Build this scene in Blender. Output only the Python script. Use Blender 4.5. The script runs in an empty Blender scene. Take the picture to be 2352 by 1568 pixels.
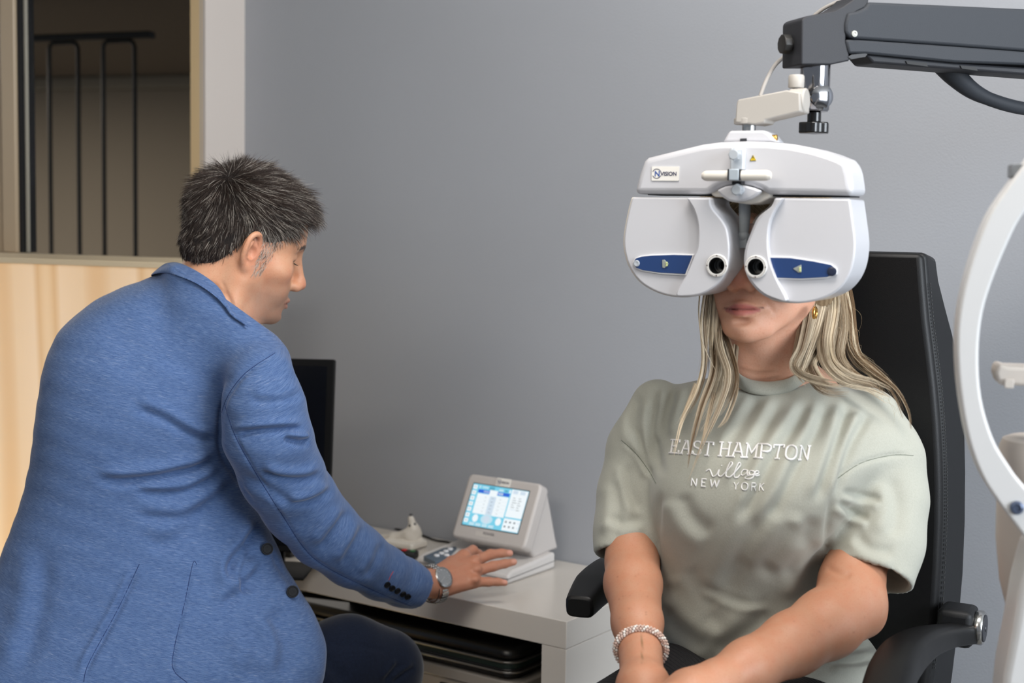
import bpy, bmesh, math, random
import numpy as np
from mathutils import Vector, Matrix
from mathutils.bvhtree import BVHTree

# ------------------------------------------------------------------ camera, world, lights
FPX, HCAM = 3267.0, 1.5
PITCH, ROLL = math.radians(5.0), math.radians(1.0)
ROOM = math.radians(-35.0)          # heading of the grey wall and the desk
HALL = math.radians(-20.0)          # heading of the glowing counter and the hallway behind it
WOM = math.radians(-28.0)           # heading of the chair, the seated woman and the instrument head
scene = bpy.context.scene
COL = scene.collection
def _cam_rot():
    cr, sr = math.cos(ROLL), math.sin(ROLL)
    a = math.pi/2-PITCH
    Rz = np.array([[cr,-sr,0],[sr,cr,0],[0,0,1]])
    Rx = np.array([[1,0,0],[0,math.cos(a),-math.sin(a)],[0,math.sin(a),math.cos(a)]])
    return Rx@Rz
CM = _cam_rot(); CAM = np.array([0,0,HCAM])
cd = bpy.data.cameras.new('camera'); cam = bpy.data.objects.new('camera', cd); COL.objects.link(cam)
cam.matrix_world = Matrix.Translation(CAM) @ Matrix(CM.tolist()).to_4x4()
cd.sensor_width = 36; cd.lens = FPX/2352*36; cd.clip_start = .05
cd.dof.use_dof = True; cd.dof.focus_distance = 2.2; cd.dof.aperture_fstop = 4.0
scene.camera = cam
vs = scene.view_settings
vs.view_transform = 'Standard'; vs.look = 'None'; vs.gamma = 1; vs.exposure = 0.3; vs.use_curve_mapping = False
w = bpy.data.worlds.new('world'); scene.world = w; w.use_nodes = True
w.node_tree.nodes['Background'].inputs[0].default_value = (.80,.88,1,1)
w.node_tree.nodes['Background'].inputs[1].default_value = .275
def area(name, loc, target, size, power, color=(1,1,1), shape='RECTANGLE'):
    l = bpy.data.lights.new(name, 'AREA'); l.shape = shape; l.size = size[0]; l.size_y = size[1]
    l.energy = power; l.color = color
    o = bpy.data.objects.new(name, l); COL.objects.link(o); o.location = loc
    o.rotation_euler = (Vector(target)-Vector(loc)).to_track_quat('-Z','Y').to_euler()
    return o
# daylight through the window to the right of and behind the camera, ceiling light panels of the room
area('window_daylight', (2.9,-.6,2.0), (.3,2.2,1.05), (2.0,1.8), 134, (.86,.93,1))
area('ceiling_lamp', (.35,1.45,2.68), (.6,2.6,1.3), (1.0,.6), 28, (1,.95,.90))
area('ceiling_lamp_front', (-1.2,.2,2.68), (-.5,2.3,1.0), (1.2,.8), 20, (1,.91,.80))

# ------------------------------------------------------------------ camera maths
def W(x, y, D): return CAM + CM@np.array([(x-1176)/FPX*D, -(y-784)/FPX*D, -D])
def ray(x, y): return CM@np.array([(x-1176)/FPX, -(y-784)/FPX, -1.0])
def PX(P):
    c = (np.asarray(P)-CAM)@CM
    return np.stack([1176+FPX*c[...,0]/-c[...,2], 784-FPX*c[...,1]/-c[...,2]], -1)
def onz(x, y, z):
    d = ray(x,y); return CAM+d*((z-HCAM)/d[2])
def onplane(x, y, o, n):
    d = ray(x,y); n = np.asarray(n,float); return CAM+d*(((np.asarray(o,float)-CAM)@n)/(d@n))
def rotz(a):
    c,s = math.cos(a), math.sin(a); return np.array([[c,-s,0],[s,c,0],[0,0,1.0]])
class Frame:
    """a local frame: origin o, heading a; local x to the right, y away, z up"""
    def __init__(s, o, a): s.o = np.asarray(o,float); s.a = a; s.R = rotz(a)
    def __call__(s, p): return s.o + s.R@np.asarray(p,float)
    def inv(s, P): return (np.asarray(P,float)-s.o)@s.R
    def px(s, x, y, yl=0.0):       # pixel on the vertical plane local y = yl -> local (x, z)
        q = s.inv(onplane(x,y,s([0,yl,0]), s.R[:,1])); return (q[0], q[2])
    def pxx(s, x, y, xl=0.0):      # pixel on the plane local x = xl -> local (y, z)
        q = s.inv(onplane(x,y,s([xl,0,0]), s.R[:,0])); return (q[1], q[2])
    def mat(s): return Matrix.Translation(s.o) @ Matrix.Rotation(s.a,4,'Z')

# ------------------------------------------------------------------ object helpers
def tag(o, label=None, cat=None, group=None, kind=None):
    if label: o['label'] = label
    if cat: o['category'] = cat
    if group: o['group'] = group
    if kind: o['kind'] = kind
    return o
def empty(name, loc, rz=0, label=None, cat=None, group=None):
    o = bpy.data.objects.new(name, None); COL.objects.link(o)
    o.location = loc; o.rotation_euler = (0,0,rz); o.empty_display_size = .05
    return tag(o, label, cat, group)
def link(name, me, mat=None, parent=None, smooth=True, local=None):
    """local: None -> mesh is in the parent's frame already; 'world' -> mesh is in world coordinates"""
    o = bpy.data.objects.new(name, me); COL.objects.link(o)
    if mat is not None: me.materials.append(mat)
    if smooth: me.polygons.foreach_set('use_smooth', [True]*len(me.polygons))
    if parent is not None:
        o.parent = parent
        if local == 'world':
            bpy.context.view_layer.update()
            o.matrix_parent_inverse = parent.matrix_world.inverted()
    return o
def mesh_np(V, F):
    me = bpy.data.meshes.new('m'); me.from_pydata([tuple(map(float,v)) for v in V], [], [tuple(map(int,f)) for f in F]); me.update()
    return me
def obj(name, bm, mat=None, parent=None, bevel=0, seg=2, smooth=True, angle=40, local=None, sub=0):
    bmesh.ops.recalc_face_normals(bm, faces=bm.faces)
    me = bpy.data.meshes.new(name); bm.to_mesh(me); bm.free()
    o = link(name, me, mat, parent, smooth, local)
    if bevel:
        m = o.modifiers.new('bevel','BEVEL'); m.width = bevel; m.segments = seg; m.limit_method = 'ANGLE'; m.angle_limit = math.radians(30)
        m.harden_normals = False
    if sub:
        m = o.modifiers.new('sub','SUBSURF'); m.levels = m.render_levels = sub
    if smooth and not sub: sharp(me, angle)
    return o
def sharp(me, angle=40):
    bm = bmesh.new(); bm.from_mesh(me)
    for e in bm.edges:
        if len(e.link_faces)==2 and e.calc_face_angle(0) > math.radians(angle): e.smooth = False
    bm.to_mesh(me); bm.free()
def bx(bm, a, b):
    """axis box from corner a to corner b"""
    vs_ = [bm.verts.new((x,y,z)) for x in (a[0],b[0]) for y in (a[1],b[1]) for z in (a[2],b[2])]
    for f in ((0,1,3,2),(4,6,7,5),(0,4,5,1),(2,3,7,6),(0,2,6,4),(1,5,7,3)): bm.faces.new([vs_[i] for i in f])
    return vs_
def box(name, a, b, mat, parent=None, bevel=0, seg=2, **k):
    bm = bmesh.new(); bx(bm, a, b); return obj(name, bm, mat, parent, bevel, seg, **k)
def prism(bm, pts, y0, y1, axis='y', yf=None):
    """outline in (x,z) extruded from y0 to y1 (axis 'y'), or (y,z) along x, or (x,y) along z"""
    def P(u,v,t):
        return {'y':(u,t,v),'x':(t,u,v),'z':(u,v,t)}[axis]
    A = [bm.verts.new(P(u,v,y0)) for u,v in pts]; B = [bm.verts.new(P(u,v,y1)) for u,v in pts]
    bm.faces.new(A); bm.faces.new(B[::-1]); n = len(pts)
    for i in range(n): bm.faces.new((A[i],B[i],B[(i+1)%n],A[(i+1)%n]))
def smooth_poly(pts, n=8, closed=True):
    """Catmull-Rom through the points"""
    P = [np.array(p,float) for p in pts]; N = len(P); out = []
    R_ = range(N) if closed else range(N-1)
    for i in R_:
        p0,p1,p2,p3 = (P[(i-1)%N],P[i],P[(i+1)%N],P[(i+2)%N]) if closed else (P[max(i-1,0)],P[i],P[i+1],P[min(i+2,N-1)])
        for k in range(n):
            t = k/n; out.append(.5*((2*p1)+(-p0+p2)*t+(2*p0-5*p1+4*p2-p3)*t*t+(-p0+3*p1-3*p2+p3)*t**3))
    if not closed: out.append(P[-1])
    return out
def tube(bm, pts, rad, n=10, cap=True, flat=None, up=None):
    """swept tube; rad scalar or list; flat=(a,b) multiplies the two section axes"""
    P = [np.array(p,float) for p in pts]; N = len(P)
    R_ = [rad]*N if np.isscalar(rad) else list(rad)
    T = [P[min(i+1,N-1)]-P[max(i-1,0)] for i in range(N)]; T = [t/(np.linalg.norm(t)+1e-12) for t in T]
    u = np.array(up if up is not None else ([0,0,1] if abs(T[0][2])<.9 else [1,0,0]),float)
    rings = []
    for i in range(N):
        if up is not None and i: u = np.array(up,float)
        u = u-T[i]*(u@T[i]); u /= np.linalg.norm(u)+1e-12; v = np.cross(T[i],u)
        fa,fb = flat if flat else (1,1)
        rings.append([bm.verts.new(P[i]+R_[i]*(fa*math.cos(2*math.pi*k/n)*u+fb*math.sin(2*math.pi*k/n)*v)) for k in range(n)])
    for i in range(N-1):
        for k in range(n): bm.faces.new((rings[i][k],rings[i][(k+1)%n],rings[i+1][(k+1)%n],rings[i+1][k]))
    if cap: bm.faces.new(rings[0][::-1]); bm.faces.new(rings[-1])
def lathe(bm, prof, o=(0,0,0), axis=(0,0,1), n=32, cap=True):
    """profile [(r, h)] turned about axis through o"""
    a = Vector(axis).normalized(); u = a.orthogonal().normalized(); v = a.cross(u); o = Vector(o)
    rings = []
    for r,h in prof:
        rings.append([bm.verts.new(o+a*h+(u*math.cos(2*math.pi*k/n)+v*math.sin(2*math.pi*k/n))*max(r,1e-5)) for k in range(n)])
    for i in range(len(prof)-1):
        for k in range(n): bm.faces.new((rings[i][k],rings[i][(k+1)%n],rings[i+1][(k+1)%n],rings[i+1][k]))
    if cap: bm.faces.new(rings[0][::-1]); bm.faces.new(rings[-1])

# ------------------------------------------------------------------ materials
def new_mat(name):
    m = bpy.data.materials.new(name); m.use_nodes = True; nt = m.node_tree
    return m, nt, nt.nodes['Principled BSDF']
def lin(c): return tuple((x/12.92 if x<=.04045 else ((x+.055)/1.055)**2.4) for x in (v/255 for v in c))+(1,)
def pm(name, rgb, rough=.5, metal=0, spec=.5, coat=0, bump=0, bscale=200, var=0, vscale=8, sss=0, ssc=None, noise_detail=3):
    """rgb as 0-255 sRGB"""
    m, nt, b = new_mat(name); c = lin(rgb)
    b.inputs['Base Color'].default_value = c; b.inputs['Roughness'].default_value = rough; b.inputs['Metallic'].default_value = metal
    b.inputs['Specular IOR Level'].default_value = spec; b.inputs['Coat Weight'].default_value = coat
    tc = nt.nodes.new('ShaderNodeTexCoord')
    if var:
        n = nt.nodes.new('ShaderNodeTexNoise'); n.inputs['Scale'].default_value = vscale; n.inputs['Detail'].default_value = noise_detail
        nt.links.new(tc.outputs['Object'], n.inputs['Vector'])
        mx = nt.nodes.new('ShaderNodeMix'); mx.data_type = 'RGBA'
        mx.inputs[6].default_value = tuple(x*(1-var) for x in c[:3])+(1,); mx.inputs[7].default_value = tuple(min(1,x*(1+var)) for x in c[:3])+(1,)
        nt.links.new(n.outputs['Fac'], mx.inputs[0]); nt.links.new(mx.outputs[2], b.inputs['Base Color'])
    if bump:
        n = nt.nodes.new('ShaderNodeTexNoise'); n.inputs['Scale'].default_value = bscale; n.inputs['Detail'].default_value = 4
        nt.links.new(tc.outputs['Object'], n.inputs['Vector'])
        bp = nt.nodes.new('ShaderNodeBump'); bp.inputs['Strength'].default_value = bump; bp.inputs['Distance'].default_value = .002
        nt.links.new(n.outputs['Fac'], bp.inputs['Height']); nt.links.new(bp.outputs[0], b.inputs['Normal'])
    if sss:
        b.inputs['Subsurface Weight'].default_value = sss; b.inputs['Subsurface Radius'].default_value = ssc or (.01,.004,.002); b.inputs['Subsurface Scale'].default_value = .6
    return m
def emit(name, rgb, strength):
    m, nt, b = new_mat(name); b.inputs['Base Color'].default_value = (.02,.02,.02,1); b.inputs['Roughness'].default_value = .25
    b.inputs['Emission Color'].default_value = lin(rgb); b.inputs['Emission Strength'].default_value = strength
    return m
def attr_mat(name, rough=.6, bump=0, bscale=300, sss=0, spec=.4, scale_coord='Object'):
    """base colour comes from the 'col' attribute (the thing's own colours)"""
    m, nt, b = new_mat(name); a = nt.nodes.new('ShaderNodeAttribute'); a.attribute_name = 'col'
    if sss:
        tcn = nt.nodes.new('ShaderNodeTexCoord'); col = a.outputs['Color']
        for sc_,lo_,hi_,tint in ((55,.35,.7,(1.0,.90,.86,1)),(420,.52,.74,(.93,.86,.82,1))):
            nn_ = nt.nodes.new('ShaderNodeTexNoise'); nn_.inputs['Scale'].default_value = sc_; nn_.inputs['Detail'].default_value = 4; nt.links.new(tcn.outputs['Object'],nn_.inputs['Vector'])
            mr = nt.nodes.new('ShaderNodeMapRange'); mr.inputs[1].default_value = lo_; mr.inputs[2].default_value = hi_; nt.links.new(nn_.outputs['Fac'],mr.inputs[0])
            mm = nt.nodes.new('ShaderNodeMix'); mm.data_type = 'RGBA'; mm.blend_type = 'MULTIPLY'; mm.inputs[7].default_value = tint; nt.links.new(mr.outputs[0],mm.inputs[0]); nt.links.new(col,mm.inputs[6]); col = mm.outputs[2]
        nt.links.new(col, b.inputs['Base Color'])
    else: nt.links.new(a.outputs['Color'], b.inputs['Base Color'])
    b.inputs['Roughness'].default_value = rough; b.inputs['Specular IOR Level'].default_value = spec
    if sss:
        b.inputs['Subsurface Weight'].default_value = sss; b.inputs['Subsurface Radius'].default_value = (1,.35,.18); b.inputs['Subsurface Scale'].default_value = .006
    if bump:
        tc = nt.nodes.new('ShaderNodeTexCoord'); n = nt.nodes.new('ShaderNodeTexNoise'); n.inputs['Scale'].default_value = bscale; n.inputs['Detail'].default_value = 5
        nt.links.new(tc.outputs[scale_coord], n.inputs['Vector'])
        bp = nt.nodes.new('ShaderNodeBump'); bp.inputs['Strength'].default_value = bump; bp.inputs['Distance'].default_value = .001
        nt.links.new(n.outputs['Fac'], bp.inputs['Height']); nt.links.new(bp.outputs[0], b.inputs['Normal'])
    return m
def set_col(me, C):
    a = me.color_attributes.new('col','FLOAT_COLOR','POINT'); C = np.asarray(C,np.float32)
    if C.shape[1]==3: C = np.concatenate([C,np.ones((len(C),1),np.float32)],1)
    a.data.foreach_set('color', C.ravel())

# ------------------------------------------------------------------ smooth solids (implicit surfaces meshed by surface nets)
class Solid:
    def __init__(s): s.ops = []
    def _add(s, fn, c, r, k, op): s.ops.append((fn, np.asarray(c,float), float(r), k, op))
    def cone(s, a, b, ra, rb, k=.01, op='u'):
        a = np.asarray(a,float); b = np.asarray(b,float); ab = b-a; L2 = ab@ab+1e-12
        def fn(P):
            t = np.clip(((P-a)@ab)/L2,0,1); q = P-a-t[:,None]*ab
            return np.sqrt((q*q).sum(1))-(ra+(rb-ra)*t)
        s._add(fn, (a+b)/2, math.sqrt(L2)/2+max(ra,rb), k, op)
    def chain(s, pts, rad, k=.01, op='u'):
        for i in range(len(pts)-1): s.cone(pts[i],pts[i+1],rad[i],rad[i+1],k,op)
    def ell(s, c, r, R=None, k=.01, op='u'):
        c = np.asarray(c,float); r = np.asarray(r,float); R = np.eye(3) if R is None else np.asarray(R,float)
        def fn(P):
            q = (P-c)@R; k0 = np.sqrt(((q/r)**2).sum(1)); k1 = np.sqrt(((q/r**2)**2).sum(1))+1e-9
            return k0*(k0-1)/k1
        s._add(fn, c, r.max(), k, op)
    def box(s, c, h, R=None, rd=.005, k=.01, op='u'):
        c = np.asarray(c,float); h = np.asarray(h,float)-rd; R = np.eye(3) if R is None else np.asarray(R,float)
        def fn(P):
            q = np.abs((P-c)@R)-h; return np.sqrt((np.maximum(q,0)**2).sum(1))+np.minimum(q.max(1),0)-rd
        s._add(fn, c, np.linalg.norm(h)+rd, k, op)
    def plane(s, o, n, k=.003, op='s'):
        """removes the side the normal points to"""
        o = np.asarray(o,float); n = np.asarray(n,float); n = n/np.linalg.norm(n)
        s._add(lambda P: -((P-o)@n), o, 1e9, k, op)
    def loft(s, rings, k=.02, op='u', slack=.0):
        """rings: (centre xyz, A, B, theta, exponent), sorted by z upward"""
        rings = sorted(rings, key=lambda r: r[0][2])
        Z = np.array([r[0][2] for r in rings]); T = np.array([[r[0][0],r[0][1],r[1],r[2],r[3],r[4]] for r in rings])
        zz = np.linspace(Z[0],Z[-1],400)
        tt = np.stack([np.interp(zz,Z,T[:,j]) for j in range(6)],1)
        w_ = max(3,int(.025/(zz[1]-zz[0]))); ker = np.hanning(2*w_+1)[1:-1]; ker /= ker.sum()
        pad = len(ker)//2
        tt = np.stack([np.convolve(np.pad(tt[:,j],pad,mode='reflect',reflect_type='odd'),ker,'valid') for j in range(6)],1)
        def fn(P):
            z = np.clip(P[:,2],zz[0],zz[-1]); g = [np.interp(z,zz,tt[:,j]) for j in range(6)]
            dx = P[:,0]-g[0]; dy = P[:,1]-g[1]; c,s_ = np.cos(g[4]),np.sin(g[4])
            u = np.abs(dx*c+dy*s_)/np.maximum(g[2],.005); v = np.abs(-dx*s_+dy*c)/np.maximum(g[3],.005)
            G = (u**g[5]+v**g[5])**(1/g[5])+1e-6; R = np.sqrt(dx*dx+dy*dy)
            d = np.where(G>.2, R*(1-1/G), -np.minimum(g[2],g[3])*.8)
            e = np.maximum(P[:,2]-zz[-1], zz[0]-P[:,2])
            return np.maximum(d, e)
        c = np.array([T[:,0].mean(),T[:,1].mean(),(Z[0]+Z[-1])/2]); r = np.linalg.norm([np.ptp(T[:,0])/2+T[:,2].max(), np.ptp(T[:,1])/2+T[:,3].max(), (Z[-1]-Z[0])/2])
        s._add(fn, c, r, k, op)
    def group(s, other, k=.01, op='u', c=None, r=None):
        """another solid as one piece of this one"""
        C_ = np.array([o[1] for o in other.ops if o[4]=='u']); R_ = np.array([o[2] for o in other.ops if o[4]=='u']); c = C_.mean(0)
        r = (np.linalg.norm(C_-c,axis=1)+R_).max(); s._add(lambda P: other.ev(P), c, r, k, op)
    def ev(s, P, ops=None):
        d = np.full(len(P), 1.0)
        for fn,c,r,k,op in (ops if ops is not None else s.ops):
            e = fn(P)
            if op=='u':
                h = np.maximum(k-np.abs(d-e),0)/k; d = np.minimum(d,e)-h*h*k/4
            elif op=='s':
                e = -e; h = np.maximum(k-np.abs(d-e),0)/k; d = np.maximum(d,e)+h*h*k/4
        return d
    def mesh(s, h=.003, B=16):
        lo = np.full(3,1e9); hi = -lo
        for fn,c,r,k,op in s.ops:
            if op=='u': lo = np.minimum(lo,c-r-.02); hi = np.maximum(hi,c+r+.02)
        bs = B*h; nb = np.ceil((hi-lo)/bs).astype(int)
        ii = np.stack(np.meshgrid(*[np.arange(n) for n in nb],indexing='ij'),-1).reshape(-1,3)
        cen = lo+(ii+.5)*bs; br = bs*.87
        d = s.ev(cen); act = np.abs(d) < br*2.4+.03
        ii = ii[act]; cen = cen[act]
        g = np.stack(np.meshgrid(*[np.arange(B+1)]*3,indexing='ij'),-1).reshape(-1,3)
        keyM = nb*B+2; M1 = int(keyM[1]*keyM[2]); M2 = int(keyM[2])
        VK, VP, Q = [], [], []
        C8 = [(i,j,k_) for i in (0,1) for j in (0,1) for k_ in (0,1)]
        for b,c in zip(ii,cen):
            ops = [o for o in s.ops if o[2]>1e8 or np.linalg.norm(o[1]-c)-o[2] < br+o[3]*1.5+.008]
            if not any(o[4]=='u' for o in ops): continue
            P = lo+(b*B+g)*h; D = s.ev(P,ops).reshape(B+1,B+1,B+1)
            S = D<0
            if S.all() or not S.any(): continue
            S8 = np.stack([S[i:B+i,j:B+j,k_:B+k_] for i,j,k_ in C8]).sum(0)
            cells = np.argwhere((S8>0)&(S8<8))
            if not len(cells): continue
            acc = np.zeros((len(cells),3)); cnt = np.zeros(len(cells))
            for ax in range(3):
                o2 = [a for a in range(3) if a!=ax]
                for p in (0,1):
                    for q in (0,1):
                        off = np.zeros(3,int); off[o2[0]] = p; off[o2[1]] = q
                        A = cells+off; Bc = A.copy(); Bc[:,ax] += 1
                        da = D[A[:,0],A[:,1],A[:,2]]; db = D[Bc[:,0],Bc[:,1],Bc[:,2]]
                        m = (da<0)!=(db<0); t = np.where(m, da/(da-db+1e-15), 0)
                        pt = A.astype(float); pt[:,ax] += t
                        acc += pt*m[:,None]; cnt += m
            gi = b*B+cells
            VK.append(gi[:,0]*M1+gi[:,1]*M2+gi[:,2]); VP.append(lo+(b*B+acc/cnt[:,None])*h)
            for ax in range(3):
                sl0 = [slice(0,B)]*3; sl1 = list(sl0); sl1[ax] = slice(1,B+1)
                a_ = S[tuple(sl0)]; b_ = S[tuple(sl1)]
                e = np.argwhere(a_!=b_)
                if not len(e): continue
                fl = a_[e[:,0],e[:,1],e[:,2]]
                u_,v_ = (ax+1)%3,(ax+2)%3
                G = b*B+e; st = [M1,M2,1]
                k0 = G[:,0]*M1+G[:,1]*M2+G[:,2]
                q = np.stack([k0-st[u_]-st[v_], k0-st[v_], k0, k0-st[u_]],1)
                q[~fl] = q[~fl][:,::-1]
                Q.append(q)
        VK = np.concatenate(VK); VP = np.concatenate(VP); Q = np.concatenate(Q)
        uk,ui = np.unique(VK,return_index=True); V = VP[ui]
        idx = np.searchsorted(uk,Q); idx = np.clip(idx,0,len(uk)-1); ok = (uk[idx]==Q).all(1)
        return V, idx[ok]
def np_mesh(V, Q):
    me = bpy.data.meshes.new('m'); n = len(Q); k = Q.shape[1]
    me.vertices.add(len(V)); me.vertices.foreach_set('co', V.astype(np.float32).ravel())
    me.loops.add(n*k); me.loops.foreach_set('vertex_index', Q.astype(np.int32).ravel())
    me.polygons.add(n); me.polygons.foreach_set('loop_start', np.arange(0,n*k,k,dtype=np.int32)); me.polygons.foreach_set('loop_total', np.full(n,k,np.int32))
    me.update(calc_edges=True); me.validate(); return me
def fill_pinholes(me):
    bm = bmesh.new(); bm.from_mesh(me); e = [x for x in bm.edges if x.is_boundary]
    if e: bmesh.ops.holes_fill(bm, edges=e, sides=14); bm.to_mesh(me)
    bm.free()
def vnormals(V, Q):
    n = np.cross(V[Q[:,2]]-V[Q[:,0]], V[Q[:,3]]-V[Q[:,1]]); N = np.zeros_like(V)
    for j in range(4): np.add.at(N, Q[:,j], n)
    return N/(np.linalg.norm(N,axis=1,keepdims=True)+1e-12)
def relax(V, Q, it=2, lam=.5, mask=None):
    V = V.copy(); E = np.concatenate([Q[:,[0,1]],Q[:,[1,2]],Q[:,[2,3]],Q[:,[3,0]]])
    cnt = np.zeros(len(V)); np.add.at(cnt,E[:,0],1); np.add.at(cnt,E[:,1],1)
    for _ in range(it):
        A = np.zeros_like(V); np.add.at(A,E[:,0],V[E[:,1]]); np.add.at(A,E[:,1],V[E[:,0]])
        d = lam*(A/np.maximum(cnt,1)[:,None]-V)
        V += d if mask is None else d*mask[:,None]
    return V
def seg_dist(p, poly):
    """distance, signed side, arc fraction of 2-D points p to polyline"""
    poly = np.asarray(poly,float); best = np.full(len(p),1e9); side = np.zeros(len(p)); fr = np.zeros(len(p))
    L = np.r_[0,np.cumsum(np.linalg.norm(np.diff(poly,axis=0),axis=1))]
    for i in range(len(poly)-1):
        a,b = poly[i],poly[i+1]; ab = b-a; t = np.clip(((p-a)@ab)/(ab@ab+1e-9),0,1); q = p-a-t[:,None]*ab
        d = np.hypot(q[:,0],q[:,1]); m = d<best
        best[m] = d[m]; side[m] = np.sign(ab[0]*q[m,1]-ab[1]*q[m,0]); fr[m] = (L[i]+t[m]*(L[i+1]-L[i]))/L[-1]
    return best, side, fr
def folds(V, Q, F, view_only=True):
    """cloth folds: each (polyline in the photo's pixels, width px, depth m, kind); 'v' valley, 'r' ridge, 's' step (valley with a ridge beside it)"""
    N = vnormals(V,Q); p = PX(V); vd = V-CAM; vd /= np.linalg.norm(vd,axis=1,keepdims=True)
    face = np.clip(-(N*vd).sum(1)*2.5,0,1); out = np.zeros(len(V))
    for f in F:
        poly, w_, a, kd = f[:4]
        lo = np.min(poly,0)-4*w_; hi = np.max(poly,0)+4*w_
        m = ((p>lo)&(p<hi)).all(1)&(face>0)
        if not m.any(): continue
        poly = smooth_poly(poly,6,False) if len(poly)>2 else poly
        d,s_,fr = seg_dist(p[m],poly); tp = np.clip(np.minimum(fr,1-fr)*5,0,1); tp = tp*tp*(3-2*tp)
        x = d/w_
        if kd=='v': g = -np.exp(-x*x)
        elif kd=='r': g = np.exp(-x*x)
        else: sx = x*s_; g = -np.exp(-sx*sx)+.9*np.exp(-((sx-1.5)/1.1)**2)
        # the ends fade, the sides of an end cap fade with distance
        out[m] += a*g*tp
    return V+N*(out*face)[:,None]
def bvh_of(V, Q): return BVHTree.FromPolygons([tuple(v) for v in V.tolist()], [tuple(q) for q in Q.tolist()])
def cast(bvh, x, y, lift=0.0):
    d = ray(x,y); d /= np.linalg.norm(d); h = bvh.ray_cast(Vector(CAM), Vector(d))
    if h[0] is None: return None
    return np.array(h[0]+h[1]*lift), np.array(h[1])
def on_surface(bvh, poly, lift=0.0, n=8, sm=True):
    pts = smooth_poly(poly,n,False) if sm and len(poly)>2 else [np.array(poly[0])+(np.array(poly[-1])-np.array(poly[0]))*t for t in np.linspace(0,1,n*2)]
    out = []
    for q in pts:
        h = cast(bvh,q[0],q[1],lift)
        if h is not None and (not out or np.linalg.norm(h[0]-out[-1])<.06): out.append(h[0])
    return out
def strands(name, S, R_, C, mat, parent, local='world'):
    """S: (n,k,3) strand points, R_: (n,) root radius, C: (n,3) own hair colour; three-sided tapering hairs"""
    S = np.asarray(S,float); n,k,_ = S.shape
    T = np.gradient(S,axis=1); T /= np.linalg.norm(T,axis=2,keepdims=True)+1e-12
    ref = np.where(np.abs(T[:,:1,2:3])>.9, np.array([1.0,0,0]), np.array([0,0,1.0]))
    U = ref-T*(ref*T).sum(2,keepdims=True); U /= np.linalg.norm(U,axis=2,keepdims=True)+1e-12; Vv = np.cross(T,U)
    tp = np.interp(np.linspace(0,1,k),[0,.6,1],[1,.85,.15])[None,:,None]*np.asarray(R_)[:,None,None]
    rings = np.stack([S+tp*(math.cos(a)*U+math.sin(a)*Vv) for a in (0,2.094,4.189)],2)   # n,k,3,3
    V = rings.reshape(-1,3); base = (np.arange(n)*k*3)[:,None,None]
    i = np.arange(k-1)[None,:,None]*3; j = np.arange(3)[None,None,:]; j2 = (j+1)%3
    q = np.stack([base+i+j, base+i+j2, base+i+3+j2, base+i+3+j],-1).reshape(-1,4)
    me = np_mesh(V,q); set_col(me, np.repeat(np.asarray(C),k*3,0))
    return link(name, me, mat, parent, True, local)
RNG = np.random.default_rng(7)
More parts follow.
